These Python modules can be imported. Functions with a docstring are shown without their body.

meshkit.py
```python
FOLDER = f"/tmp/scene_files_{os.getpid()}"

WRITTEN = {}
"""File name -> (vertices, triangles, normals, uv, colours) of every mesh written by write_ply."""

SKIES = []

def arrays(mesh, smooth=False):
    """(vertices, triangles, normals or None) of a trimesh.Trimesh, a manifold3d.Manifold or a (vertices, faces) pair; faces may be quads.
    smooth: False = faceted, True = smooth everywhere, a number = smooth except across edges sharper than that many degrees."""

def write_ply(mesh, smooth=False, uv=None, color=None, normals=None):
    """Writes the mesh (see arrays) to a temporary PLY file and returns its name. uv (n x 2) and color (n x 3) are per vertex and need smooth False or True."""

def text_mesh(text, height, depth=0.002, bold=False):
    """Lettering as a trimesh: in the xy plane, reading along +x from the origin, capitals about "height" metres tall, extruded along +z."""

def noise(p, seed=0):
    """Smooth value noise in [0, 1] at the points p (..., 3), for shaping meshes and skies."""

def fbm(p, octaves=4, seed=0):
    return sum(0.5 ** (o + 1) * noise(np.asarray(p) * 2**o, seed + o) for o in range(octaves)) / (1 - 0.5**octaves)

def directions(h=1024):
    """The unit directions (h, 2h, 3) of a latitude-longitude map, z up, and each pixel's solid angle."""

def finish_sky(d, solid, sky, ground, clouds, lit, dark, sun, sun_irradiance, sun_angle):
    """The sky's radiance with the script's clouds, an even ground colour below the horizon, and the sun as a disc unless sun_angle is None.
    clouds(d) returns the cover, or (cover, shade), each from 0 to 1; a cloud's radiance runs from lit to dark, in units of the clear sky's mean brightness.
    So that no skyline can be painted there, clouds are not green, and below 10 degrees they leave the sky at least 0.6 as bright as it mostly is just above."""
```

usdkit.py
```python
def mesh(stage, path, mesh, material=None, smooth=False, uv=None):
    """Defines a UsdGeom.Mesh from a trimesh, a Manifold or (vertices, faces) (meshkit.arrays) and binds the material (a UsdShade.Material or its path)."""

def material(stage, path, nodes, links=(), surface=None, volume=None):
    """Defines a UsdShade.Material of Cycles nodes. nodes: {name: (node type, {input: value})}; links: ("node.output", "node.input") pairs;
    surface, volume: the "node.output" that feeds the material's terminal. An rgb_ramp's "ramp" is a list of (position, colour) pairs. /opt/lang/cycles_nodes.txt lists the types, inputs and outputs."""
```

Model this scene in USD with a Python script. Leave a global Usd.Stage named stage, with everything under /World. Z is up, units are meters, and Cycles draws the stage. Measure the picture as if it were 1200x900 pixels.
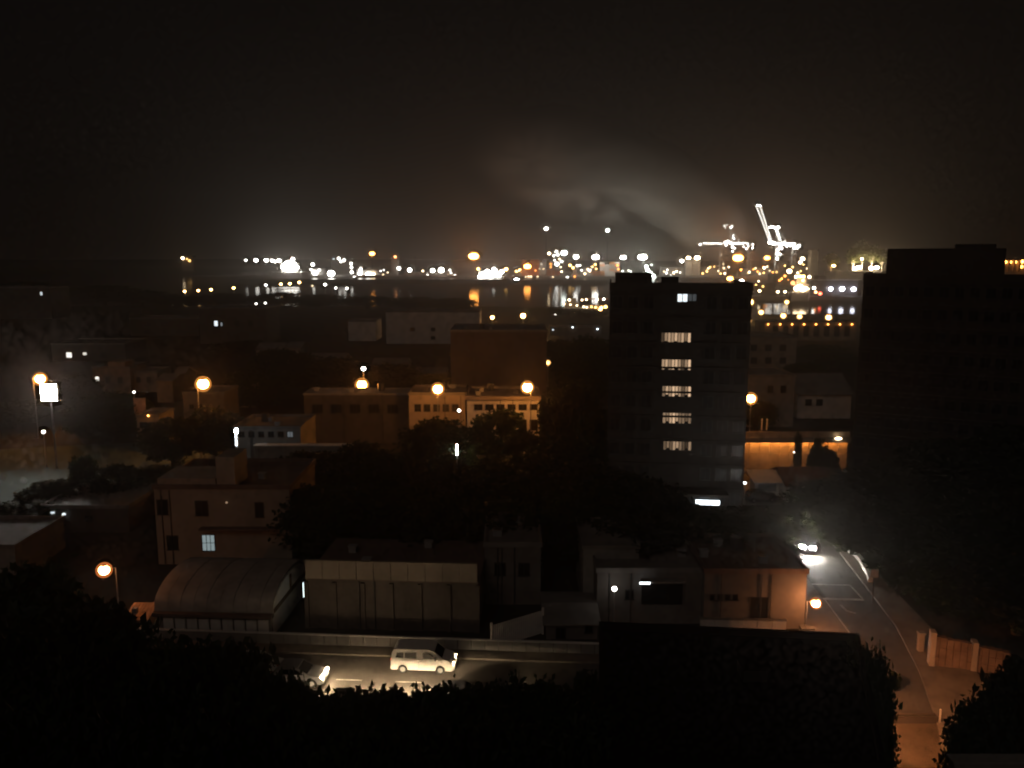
import math, random
import numpy as np
import trimesh
import manifold3d as m3
from shapely.geometry import Polygon, box as sbox
from pxr import Usd, UsdGeom, UsdLux, UsdShade, Sdf, Gf, Vt
import usdkit, meshkit

stage = Usd.Stage.CreateInMemory()
UsdGeom.SetStageUpAxis(stage, 'Z')
UsdGeom.SetStageMetersPerUnit(stage, 1.0)
UsdGeom.Xform.Define(stage, '/World')
UsdGeom.Scope.Define(stage, '/World/Looks')
rng = random.Random(7)
nrg = np.random.default_rng(11)

# ------------------------------------------------------------------ camera, sky, added fill light, exposure
H, PITCH, FPX = 32.0, math.radians(8.9), 960.0            # eye height, tilt down, focal length for a 1200 px wide picture
cam = UsdGeom.Camera.Define(stage, '/World/camera')
cam.CreateHorizontalApertureAttr(36.0); cam.CreateVerticalApertureAttr(27.0)
cam.CreateFocalLengthAttr(36.0 * FPX / 1200)
cam.CreateFStopAttr(1.6); cam.CreateFocusDistanceAttr(7.0)
cam.CreateClippingRangeAttr(Gf.Vec2f(0.1, 20000))
cam.CreateExposureAttr(0.0)
cx = UsdGeom.Xformable(cam)
cx.AddTranslateOp().Set(Gf.Vec3d(0, 0, H)); cx.AddRotateXOp().Set(90 - math.degrees(PITCH))

SKY_STRENGTH, GLOW = 0.0006, 1.0
usdkit.material(stage, '/World/Looks/night_sky', {
    'sky': ('sky_texture', {'sky_type': 'single_scattering', 'sun_disc': False, 'sun_elevation': 0.02, 'sun_rotation': 2.6}),
    'tc': ('texture_coordinate', {}), 'xyz': ('separate_xyz', {}),
    'ab': ('math', {'math_type': 'absolute'}),
    'ramp': ('rgb_ramp', {'ramp': [(0.0, (.0052, .0039, .0033)), (.07, (.0044, .0034, .0029)), (.16, (.0034, .0027, .0024)), (.28, (.0025, .0021, .0020)), (.6, (.0018, .0016, .0016)), (1.0, (.0015, .0014, .0014))]}),
    'dim': ('mix', {'mix_type': 'multiply', 'fac': 1.0, 'color2': (SKY_STRENGTH * .05, SKY_STRENGTH * .05, SKY_STRENGTH * .05)}),
    'add': ('mix', {'mix_type': 'add', 'fac': 1.0}),
    'bg': ('background_shader', {'strength': GLOW})},
    [('tc.generated', 'xyz.vector'), ('xyz.z', 'ab.value1'), ('ab.value', 'ramp.fac'), ('sky.color', 'dim.color1'),
     ('dim.color', 'add.color1'), ('ramp.color', 'add.color2'), ('add.color', 'bg.color')], surface='bg.background')
dome = UsdLux.DomeLight.Define(stage, '/World/sky')
UsdShade.MaterialBindingAPI.Apply(dome.GetPrim()).Bind(UsdShade.Material.Get(stage, '/World/Looks/night_sky'))
dome.GetPrim().SetCustomDataByKey('kind', 'structure')

fill_light = UsdLux.DistantLight.Define(stage, '/World/city_glow')   # faint fill added from behind the viewer, standing in for town glow
fill_light.CreateNormalizeAttr(True); fill_light.CreateIntensityAttr(0.022); fill_light.CreateAngleAttr(25.0)
fill_light.CreateColorAttr(Gf.Vec3f(1.0, .80, .68))
sx = UsdGeom.Xformable(fill_light.GetPrim()); sx.AddRotateZOp().Set(-18); sx.AddRotateXOp().Set(52)

HAZE = 0.00030

# ------------------------------------------------------------------ pixel (of the 1200 x 900 photograph) to world, used to measure places
CP, SP = math.cos(PITCH), math.sin(PITCH)
def ray(px, py):
    r, u = (px - 600) / FPX, -(py - 450) / FPX
    return np.array([r, CP + SP * u, CP * u - SP])
def at(px, py, D):
    d = ray(px, py); return np.array([0, 0, H]) + d * (D / d[1])
def ground(px, py, z=0.0):
    d = ray(px, py); return np.array([0, 0, H]) + d * ((z - H) / d[2])
def X(px, D, py=450): return at(px, py, D)[0]
def Z(py, D): return at(600, py, D)[2]

# ------------------------------------------------------------------ materials
MATS = {}
def mat(name, col, rough=.8, scale=.6, amount=.35, bump=0.0, spec=.3, detail=5, metallic=0.0, fine=9.0):
    """A plain surface with blotchy wear from two noises."""
    if name in MATS: return MATS[name]
    c = np.array(col, float)
    nodes = {'g': ('geometry', {}), 'n': ('noise_texture', {'scale': scale, 'detail': detail, 'roughness': .65}), 'f': ('noise_texture', {'scale': fine, 'detail': 3}),
             'r': ('rgb_ramp', {'ramp': [(.25, tuple(c * (1 - amount))), (.55, tuple(c)), (.8, tuple(np.minimum(c * (1 + amount * .6), .95)))]}),
             'm': ('mix', {'mix_type': 'multiply', 'fac': .35}), 'oi': ('object_info', {}),
             'b': ('bump', {'strength': bump, 'distance': .05}),
             'p': ('principled_bsdf', {'roughness': rough, 'specular_ior_level': spec, 'metallic': metallic})}
    links = [('g.position', 'n.vector'), ('g.position', 'f.vector'), ('n.fac', 'r.fac'), ('r.color', 'm.color1'), ('f.color', 'm.color2'), ('m.color', 'p.base_color')]
    if bump: links += [('f.fac', 'b.height'), ('b.normal', 'p.normal')]
    MATS[name] = usdkit.material(stage, '/World/Looks/' + name, nodes, links, surface='p.BSDF')
    return MATS[name]
def emit(cname, col, s):
    name = '%s_light_%s' % (cname, str(s).replace('.', '_'))
    if name not in MATS:
        MATS[name] = usdkit.material(stage, '/World/Looks/' + name, {'e': ('emission', {'color': tuple(col), 'strength': float(s)})}, surface='e.emission')
    return MATS[name]
COL = {'sodium': (1, .345, .06), 'amber': (1, .55, .16), 'warm': (1, .74, .44), 'white': (1, .95, .86), 'cool': (.86, .95, 1), 'green': (.92, 1, .90), 'blue': (.84, .86, 1), 'red': (1, .10, .05), 'ember': (1, .36, .125)}

asphalt = mat('asphalt', (.055, .052, .05), .75, .35, .4, .5, .35)
paving = mat('paving', (.20, .17, .14), .85, .5, .35, .3)
sand = mat('sandy_verge', (.11, .085, .06), .95, .4, .45, .6)
soil = mat('dark_soil', (.05, .045, .035), .95, .12, .5, .3)
quaymat = mat('quay_concrete', (.16, .15, .14), .9, .02, .4)
concrete = mat('concrete', (.26, .24, .22), .85, .35, .35, .2)
palecon = mat('pale_concrete', (.30, .285, .265), .85, .3, .3, .15)
plaster = mat('cream_plaster', (.36, .30, .245), .85, .25, .4, .15)
whitewash = mat('white_paint', (.72, .69, .64), .7, .35, .28, .1)
greywall = mat('grey_plaster', (.20, .18, .165), .85, .25, .4, .15)
brownbrick = mat('brown_brickwork', (.15, .115, .09), .9, .2, .4, .3)
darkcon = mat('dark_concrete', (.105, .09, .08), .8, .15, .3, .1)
roofgrey = mat('roof_sheet', (.24, .22, .205), .6, .3, .4, .1)
roofbrown = mat('roof_brown', (.17, .12, .10), .75, .3, .4, .1)
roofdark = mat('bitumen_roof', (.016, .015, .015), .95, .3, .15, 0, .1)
steel = mat('galvanised_steel', (.30, .30, .30), .5, .6, .25, 0, .5)
darksteel = mat('dark_steel', (.06, .06, .06), .5, .6, .25, 0, .5)
cranewhite = mat('crane_white_paint', (.72, .72, .70), .45, .2, .2)
hullpaint = mat('ship_hull_dark', (.07, .06, .06), .5, .05, .4)
redbox = mat('container_red', (.42, .13, .07), .6, .2, .3)
orangebox = mat('container_orange', (.55, .24, .08), .6, .2, .3)
bluebox = mat('container_blue', (.10, .14, .22), .6, .2, .3)
greybox = mat('container_grey', (.34, .33, .32), .6, .2, .3)
roadpaint = mat('road_paint', (.62, .60, .55), .7, 2.0, .5)
carwhite = mat('van_white_paint', (.80, .78, .74), .28, 1.5, .06, 0, .5)
cargrey = mat('car_grey_paint', (.20, .20, .21), .3, 1.5, .08, 0, .5)
cardark = mat('car_dark_paint', (.03, .03, .035), .3, 1.5, .08, 0, .5)
glassdark = mat('dark_glass', (.012, .013, .015), .35, 1, .1, 0, .35)
carglass = mat('car_glass', (.008, .008, .009), .12, 1, .1, 0, .22)
rubber = mat('tyre_rubber', (.02, .02, .02), .8, 3, .3)
woodpost = mat('timber', (.16, .10, .06), .8, 2, .4, .3)
bark = mat('bark', (.06, .045, .032), .9, 1.5, .5, .6)
cloth = mat('awning_canvas', (.62, .40, .26), .8, .8, .3)
signmat = mat('sign_white', (.75, .70, .64), .6, 1.2, .25)
rock = mat('far_hill', (.035, .035, .03), .95, .004, .5)

def leafmat(name, c1, c2):
    MATS[name] = usdkit.material(stage, '/World/Looks/' + name, {
        'g': ('geometry', {}), 'oi': ('object_info', {}), 'mx': ('mix', {'color1': c1, 'color2': c2}), 'hs': ('hsv', {'saturation': 1.0, 'fac': 1.0}),
        'mr': ('map_range', {'from_min': 0, 'from_max': 1, 'to_min': .7, 'to_max': 1.25}),
        'd': ('principled_bsdf', {'roughness': .6, 'specular_ior_level': .25}), 't': ('translucent_bsdf', {}), 'm': ('mix_closure', {'fac': .28})},
        [('g.random_per_island', 'mx.fac'), ('mx.color', 'hs.color'), ('oi.random', 'mr.value'), ('mr.result', 'hs.value'), ('hs.color', 'd.base_color'), ('hs.color', 't.color'),
         ('d.BSDF', 'm.closure1'), ('t.BSDF', 'm.closure2')], surface='m.closure')
    return MATS[name]
leaf = leafmat('leaf_green', (.022, .036, .014), (.055, .075, .03))
leaf2 = leafmat('leaf_olive', (.03, .034, .016), (.07, .07, .034))
frond = leafmat('palm_frond', (.05, .07, .028), (.11, .12, .05))

water = usdkit.material(stage, '/World/Looks/harbour_water', {
    'g': ('geometry', {}), 'mp': ('mapping', {'scale': (.05, .12, .1)}), 'n': ('noise_texture', {'scale': 1.0, 'detail': 4, 'roughness': .6}),
    'b': ('bump', {'strength': .12, 'distance': .6}), 'gl': ('glossy_bsdf', {'color': (.85, .85, .85), 'roughness': .05}), 'p': ('diffuse_bsdf', {'color': (.008, .010, .010)}), 'mx': ('mix_closure', {'fac': .16})},
    [('g.position', 'mp.vector'), ('mp.vector', 'n.vector'), ('n.fac', 'b.height'), ('b.normal', 'gl.normal'), ('p.BSDF', 'mx.closure1'), ('gl.BSDF', 'mx.closure2')], surface='mx.closure')
MATS['water'] = water

# ------------------------------------------------------------------ object helpers
USED = {}
def numbered(parent, name):
    k = (parent, name); n = USED.get(k, -1) + 1; USED[k] = n
    return name if n == 0 else '%s_%03d' % (name, n)
LABELS = {}
def tag(prim, label=None, cat=None, group=None, kind=None):
    for k, v in (('label', label), ('category', cat), ('group', group), ('kind', kind)):
        if v: prim.SetCustomDataByKey(k, v)
    return prim
def thing(name, label, cat, loc=(0, 0, 0), rz=0.0, group=None, scale=None):
    path = '/World/' + numbered('/World', name)
    x = UsdGeom.Xform.Define(stage, path)
    x.AddTranslateOp().Set(Gf.Vec3d(*map(float, loc))); x.AddRotateZOp().Set(float(rz))
    if scale is not None: x.AddScaleOp().Set(Gf.Vec3f(*map(float, scale)))
    return tag(x.GetPrim(), label, cat, group)
def path_of(p): return p if isinstance(p, str) else str(p.GetPath())
def obj(name, mesh, material, parent='/World', smooth=False, label=None, kind=None):
    pp = path_of(parent)
    if isinstance(mesh, MB): mesh = mesh.mesh()
    m = usdkit.mesh(stage, pp + '/' + numbered(pp, name), mesh, material, smooth=smooth)
    return tag(m.GetPrim(), label=label, kind=kind)
def node(name, parent):
    pp = path_of(parent); return UsdGeom.Xform.Define(stage, pp + '/' + numbered(pp, name)).GetPrim()
def dup(src, loc, rz=0.0, scale=None, label=None, group=None):
    name = src.GetName().rstrip('0123456789').rstrip('_') if src.GetName()[-3:].isdigit() else src.GetName()
    was = src.GetCustomData()
    r = thing(name, label or was['label'], was['category'], loc, rz, group or was.get('group'), scale)
    r.GetReferences().AddInternalReference(src.GetPath()); r.SetInstanceable(True)
    return r

class MB:
    """Collects simple shapes into one mesh."""
    def __init__(s): s.v, s.f, s.n = [], [], 0
    def add(s, v, f):
        s.v.append(np.asarray(v, float)); s.f.append(np.asarray(f, int) + s.n); s.n += len(v); return s
    def tm(s, m): return s.add(m.vertices, m.faces)
    def box(s, x0, x1, y0, y1, z0, z1):
        v = [(x, y, z) for x in (x0, x1) for y in (y0, y1) for z in (z0, z1)]
        q = [(0, 1, 3, 2), (4, 6, 7, 5), (0, 4, 5, 1), (2, 3, 7, 6), (0, 2, 6, 4), (1, 5, 7, 3)]
        return s.add(v, [t for a, b, c, d in q for t in ((a, b, c), (a, c, d))])
    def bar(s, a, b, r, n=5, r2=None):
        a, b = np.asarray(a, float), np.asarray(b, float); d = b - a; L = np.linalg.norm(d)
        if L < 1e-6: return s
        d /= L; u = np.cross(d, (0, 0, 1) if abs(d[2]) < .9 else (1, 0, 0)); u /= np.linalg.norm(u); w = np.cross(d, u)
        t = np.arange(n) / n * 2 * np.pi; c = np.outer(np.cos(t), u) + np.outer(np.sin(t), w)
        r2 = r if r2 is None else r2
        v = np.vstack([a + c * r, b + c * r2, a, b])
        f = []
        for i in range(n):
            j = (i + 1) % n
            f += [(i, j, n + j), (i, n + j, n + i), (2 * n, j, i), (2 * n + 1, n + i, n + j)]
        return s.add(v, f)
    def ball(s, c, r, sub=1, sq=(1, 1, 1)):
        m = trimesh.creation.icosphere(sub, 1.0); return s.add(np.asarray(m.vertices) * np.array(sq) * r + np.asarray(c, float), m.faces)
    def prism(s, poly, y0, y1):
        """polygon in x, z extruded along y"""
        m = trimesh.creation.extrude_polygon(poly if hasattr(poly, 'exterior') else Polygon(poly), y1 - y0, engine='earcut')
        v = np.asarray(m.vertices); return s.add(np.stack([v[:, 0], y1 - v[:, 2], v[:, 1]], 1), m.faces)
    def slab(s, pts, z0, z1):
        m = trimesh.creation.extrude_polygon(Polygon(pts), z1 - z0, engine='earcut'); v = np.asarray(m.vertices).copy(); v[:, 2] += z0
        return s.add(v, m.faces)
    def mesh(s): return np.vstack(s.v), np.vstack(s.f)
def bx(*a): return MB().box(*a)

# ------------------------------------------------------------------ the setting
def sheet(name, pts, z, mt, label=None, th=.3):
    o = obj(name, MB().slab([tuple(p[:2]) for p in pts], z - th, z), mt); tag(o, label, None, None, 'structure'); return o
tag(obj('ground', MB().slab([(-1600, -260), (1600, -260), (1600, 455), (60, 455), (40, 520), (-1600, 575)], -3, 0), soil), kind='structure')
tag(obj('harbour_water', MB().add([(-4500, 430, -1.6), (4500, 430, -1.6), (4500, 5200, -1.6), (-4500, 5200, -1.6)], [(0, 1, 2), (0, 2, 3)]), water), kind='structure')
tag(obj('port_ground', MB().slab([(-520, 1335), (250, 1335), (330, 1120), (178, 1020), (178, 628), (1500, 628), (1500, 2300), (-520, 2300)], -3, 1.2), quaymat), kind='structure')
# a low dark shore far beyond the water
hv, hf = [], []
for i, x in enumerate(np.linspace(-3200, 3200, 81)):
    h = 10 + 13 * meshkit.fbm(np.array([x * .0016, 3.1, .5]), 4, 5) * (1.3 if x < -300 else .8)
    for y, z in ((2550, -3), (2620, h * .7), (2800, h), (3300, -3)): hv.append((x, y, z))
for i in range(80):
    for k in range(3):
        a = i * 4 + k; hf += [(a, a + 4, a + 5), (a, a + 5, a + 1)]
tag(obj('far_shore_hills', MB().add(hv, hf), rock, smooth=40), kind='structure')

# roads, measured from the picture
st = math.radians(-4.0); SU, SV = np.array([math.cos(st), math.sin(st)]), np.array([-math.sin(st), math.cos(st)])
S0 = ground(496, 786)[:2]                                     # under the white van
def street(u, v): return S0 + SU * u + SV * v                  # u along the street to the right, v away from the viewer
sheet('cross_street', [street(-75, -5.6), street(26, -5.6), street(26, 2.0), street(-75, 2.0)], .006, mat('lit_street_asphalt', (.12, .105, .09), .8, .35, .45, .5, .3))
RL = [ground(*p) for p in ((1042, 900), (1010, 820), (1003, 760), (968, 700), (944, 668), (930, 640), (925, 612))]
RR = [ground(*p) for p in ((1108, 900), (1098, 850), (1078, 790), (1050, 735), (1016, 690), (985, 650), (962, 612))]
sheet('side_road', RL + RR[::-1], .012, mat('worn_asphalt', (.11, .10, .09), .8, .35, .45, .5, .3))
PR = [ground(*p) for p in ((1190, 900), (1180, 840), (1150, 795), (1092, 738), (1045, 690), (1003, 650), (974, 612))]
sheet('pavement', [p for p in RR] + PR[::-1], .12, paving)
sheet('pavement', [street(-75, 2.0), street(22, 2.0), street(22, 3.4), street(-75, 3.4)], .13, paving)
sheet('pavement', [street(-75, -7.4), street(24, -7.4), street(24, -5.6), street(-75, -5.6)], .12, paving)
PL = [ground(*p) for p in ((1000, 752), (962, 700), (938, 668), (922, 640), (905, 640), (925, 680), (938, 720), (945, 752))]
sheet('pavement', PL, .125, paving)
sheet('sandy_verge', [ground(*p) for p in ((1042, 900), (1150, 900), (1150, 852), (1104, 838), (1040, 842))], .02, sand)
sheet('plaza', [ground(*p) for p in ((868, 592), (868, 566), (925, 556), (968, 566), (950, 592))], .01, palecon)
sheet('sports_court', [ground(*p) for p in ((-60, 618), (-60, 530), (120, 520), (262, 516), (250, 552), (150, 590))], .01, mat('court_surface', (.15, .20, .19), .8, .1, .35))
sheet('back_road', [(-200, 119.5), (-3, 119.5), (-3, 127), (-200, 127)], .008, asphalt)
mk = MB()
def strip(a, b, w, z=.02):
    a, b = a[:2], b[:2]; d = b - a; d = d / np.linalg.norm(d); n = np.array([-d[1], d[0]]) * w / 2
    return MB().slab([a + n, b + n, b - n, a - n], z - .003, z)
for nm, a, b, w in (('stop_line', (936, 701), (1012, 703), .4), ('lane_line', (966, 702), (1000, 748), .14), ('edge_line', (925, 684), (996, 686), .2),
                    ('edge_line', (996, 686), (1012, 703), .16), ('arrow_marking', (985, 709), (992, 716), .22), ('arrow_marking', (992, 716), (1003, 719), .22)):
    tag(obj(nm, strip(ground(*a), ground(*b), w), roadpaint), kind='structure')
for k in range(12):
    u = -34 + k * 4.6
    a, b = street(u, -1.8), street(u + 2, -1.8)
    tag(obj('lane_line', strip(a, b, .11, .013), roadpaint), kind='structure')

# ------------------------------------------------------------------ lamps
FAR, FR = 1.8, 1.28
HALO = {'sodium': ((1, .36, .07), 1.1), 'ember': ((1, .26, .06), .9), 'amber': ((1, .46, .12), 1.0)}  # tint and strength of the halo glow put on shells round lamps
def halo_mat(c):
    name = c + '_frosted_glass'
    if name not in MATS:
        MATS[name] = usdkit.material(stage, '/World/Looks/' + name, {'t': ('transparent_bsdf', {'color': (1, 1, 1)}), 'e': ('emission', {'color': HALO[c][0], 'strength': HALO[c][1]}), 'm': ('mix_closure', {'fac': .33})},
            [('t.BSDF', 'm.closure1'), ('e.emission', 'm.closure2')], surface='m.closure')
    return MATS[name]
def lens(c, r, cname, S, parent, sq=(1, 1, .8), sub=1, name='lamp'):
    return obj(name, MB().ball(c, r, sub, sq), emit(cname, COL[cname], S), parent)
def annulus(c, r0, r1, th=.06, n=28):
    m = MB()
    a = np.arange(n) / n * 2 * math.pi; ring = lambda r, y: np.stack([c[0] + r * np.cos(a), np.full(n, c[1] + y), c[2] + r * np.sin(a)], 1)
    v = np.vstack([ring(r0, -th), ring(r1, -th), ring(r0, th), ring(r1, th)]); f = []
    for i in range(n):
        j = (i + 1) % n; f += [(i, j, n + j), (i, n + j, n + i), (2 * n + i, 3 * n + j, 2 * n + j), (2 * n + i, 3 * n + i, 3 * n + j), (n + i, n + j, 3 * n + j), (n + i, 3 * n + j, 3 * n + i), (i, 2 * n + j, j), (i, 2 * n + i, 2 * n + j)]
    return m.add(v, f)
def street_lamp(px, py, D, cname, r, S, label, pole=True, base=0.0, arm=0.0, group=None, name='street_lamp', wood=False, armY=0.0, hood=True):
    """pole, arm, housing and glowing bowl; px, py, D place the bowl"""
    p = at(px, py, D); h = p[2] - base
    t = thing(name, label, 'street lamp' if name == 'street_lamp' else 'lamp post', (p[0], p[1], base), 0, group)
    pr = max(.07, min(.5, D / 960 * .55))
    obj('pole', MB().bar((arm, armY, 0), (arm, armY, h + .25), pr * 1.2, 7, pr * .7).box(arm - pr * 1.8, arm + pr * 1.8, armY - pr * 1.8, armY + pr * 1.8, 0, .3), woodpost if wood else steel, t)
    if arm or armY: obj('arm', MB().bar((arm, armY, h + .15), (0, 0, h + r * .9), pr * .6, 5), woodpost if wood else steel, t)
    if hood: obj('housing', MB().ball((0, 0, h + r * .95), r * .6, 1, (1, .8, .35)), darksteel, t)
    lens((0, 0, h), r, cname, S, t, (1, 1, .95), 2)
    if cname in HALO and r > .25: obj('frosted_globe', MB().ball((0, 0, h), r * 1.5, 3), halo_mat(cname), t, smooth=True)  # see-through glowing shell added to imitate the halo round the lamp
    return t

# the row of sodium lamps along the road behind, left to right
street_lamp(47, 444, 142, 'sodium', .80, 110, 'orange street lamp beside the square white floodlight at far left', arm=-1.2)
street_lamp(238, 450, 128, 'sodium', .84, 95, 'orange street lamp in front of the small gabled roofs on the left', arm=-.9)
street_lamp(424, 451, 147, 'sodium', .86, 100, 'orange street lamp over the long flat grey roof', arm=.9)
street_lamp(513, 456, 126, 'sodium', .70, 150, 'orange street lamp on a thin pole before the low orange-lit building')
street_lamp(618, 454, 119, 'sodium', .68, 170, 'orange street lamp above the leafy crown beside the orange colonnade', arm=.5)
street_lamp(880, 467, 118, 'sodium', .62, 100, 'orange street lamp on a tall pole rising before the orange-lit wall right of the tower')
street_lamp(122, 668, 66, 'ember', .44, 55, 'orange-red street lamp on a pole beside the barrel-roofed hall', arm=1.0)
street_lamp(956, 707, 65.2, 'ember', .34, 170, 'small orange lamp on a dark pole at the street corner', arm=-.75)
street_lamp(720, 690, 66.5, 'white', .22, 8, 'white globe lamp on a slim pale pole before the dark yard gateway', hood=False, name='globe_lamp')
street_lamp(1017, 632, 86, 'white', .26, 10, 'small white lamp at the edge of the trees above the side road', name='globe_lamp')
street_lamp(426, 432, 150, 'white', .42, 9, 'small white lamp directly above the orange lamp over the grey roof')
street_lamp(538, 481, 117, 'white', .22, 12, 'white lamp left of the orange colonnade beside its thin dark corner', name='globe_lamp')
street_lamp(51, 506, 122, 'white', .28, 6, 'tiny white lamp below the square floodlight at the left')
street_lamp(583, 384, 330, 'sodium', .95, 80, 'larger and lower amber lamp of the pair above the brown block, left pair', arm=1.2)
street_lamp(577, 372, 380, 'amber', .8, 40, 'smaller upper amber lamp of the left pair above the brown block')
street_lamp(613, 370, 380, 'amber', 1.05, 60, 'upper amber lamp of the right pair above the brown block')
street_lamp(619, 384, 330, 'amber', 1.0, 60, 'lower amber lamp of the right pair above the brown block')
street_lamp(642, 425, 200, 'amber', .5, 9, 'small amber lamp right of the brown block near the tower')
street_lamp(879, 354, 430, 'amber', 1.5, 26, 'biggest amber lamp beside the white string lights right of the tower')
street_lamp(892, 366, 410, 'amber', 1.05, 16, 'amber lamp below right of the white string lights by the tower')
street_lamp(877, 375, 390, 'amber', 1.1, 18, 'lowest amber lamp close to the right edge of the tower')
street_lamp(918, 370, 400, 'amber', 1.1, 17, 'amber quayside lamp left of the bright golden reflection')
street_lamp(937, 371, 400, 'amber', 1.0, 14, 'amber quayside lamp right below the bright golden reflection')
street_lamp(971, 372, 395, 'amber', 1.2, 22, 'yellow quayside lamp below the three white lamps of the dark ship')
street_lamp(922, 354, 430, 'amber', .95, 14, 'amber lamp just left of the bright golden reflection')
street_lamp(743, 614, 92, 'white', .09, 5, 'tiny white lamp among dark trees below the tower', name='globe_lamp')
street_lamp(1130, 718, 70, 'cool', .15, 3, 'small bluish lamp added for a glint among the dark trees on the right', name='globe_lamp')  # added lamp standing in for a glint between the trees
street_lamp(1106, 724, 70, 'cool', .08, .8, 'faintest lamp among the dark trees on the right', name='globe_lamp')

# hidden kerb lamps that light the two streets (cut-off heads below tree height)
def hooded(px, py, D, cname, S, label, w=.5, d=.3, depth=.18, tilt=0.0, yaw=0.0):
    p = at(px, py, D); t = thing('street_lamp', label, 'street lamp', (p[0], p[1], 0), yaw); h = p[2]
    obj('pole', MB().bar((0, -.9, 0), (0, -.9, h + .2), .09, 8, .06), steel, t)
    obj('arm', MB().bar((0, -.9, h + .15), (0, 0, h + .12), .04, 6), steel, t)
    a = math.radians(tilt); R_ = np.array([[1, 0, 0], [0, math.cos(a), -math.sin(a)], [0, math.sin(a), math.cos(a)]])
    def tl(m): v, f = m.mesh(); return v @ R_.T + (0, 0, h), f
    obj('housing', tl(MB().box(-w, w, -d, d, .1, .16).box(-w, -w + .03, -d, d, -depth, .1).box(w - .03, w, -d, d, -depth, .1)
        .box(-w + .03, w - .03, -d, -d + .03, -depth, .1).box(-w + .03, w - .03, d - .03, d, -depth, .1)), darksteel, t)
    obj('lamp', tl(bx(-w + .06, w - .06, -d + .04, -d + .24, .03, .08)), emit(cname, COL[cname], S), t)
hooded(468, 818, 50.2, 'warm', 15000, 'hooded street lamp behind the near trees lighting the road under the van', depth=.50, tilt=34)
hooded(402, 812, 51.2, 'warm', 6000, 'second hooded street lamp, added behind the near trees to brighten the road left of the lit van', depth=.50, tilt=30)  # extra unseen lamp added to make the road strip brighter
hooded(985, 757, 47.5, 'ember', 9000, 'hooded street lamp behind the dark roof lighting the side road', depth=.40, tilt=34, w=.32, yaw=-46)

# ------------------------------------------------------------------ buildings
def window(parent, x0, x1, z0, z1, y=0.0, glass=None, cols=2, rows=1, fr=.06, name='window', frame=None):
    """a proud frame with mullions, its pane a sub-part; the wall's face is at y, looking towards -y"""
    g = node(name, parent); m = MB()
    m.box(x0 - fr, x1 + fr, y - .09, y - .003, z1, z1 + fr).box(x0 - fr - .05, x1 + fr + .05, y - .14, y - .003, z0 - fr, z0)
    m.box(x0 - fr, x0, y - .09, y - .003, z0, z1).box(x1, x1 + fr, y - .09, y - .003, z0, z1)
    for i in range(1, cols):
        c = x0 + (x1 - x0) * i / cols; m.box(c - fr * .45, c + fr * .45, y - .07, y - .004, z0, z1)
    for i in range(1, rows):
        c = z0 + (z1 - z0) * i / rows; m.box(x0, x1, y - .065, y - .004, c - fr * .4, c + fr * .4)
    obj('frame', m, frame or darksteel, g)
    obj('pane', bx(x0, x1, y - .03, y - .006, z0, z1), glass or glassdark, g)
    return g
litwarm = lambda s: emit('warm', (1, .66, .40), s)

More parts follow.
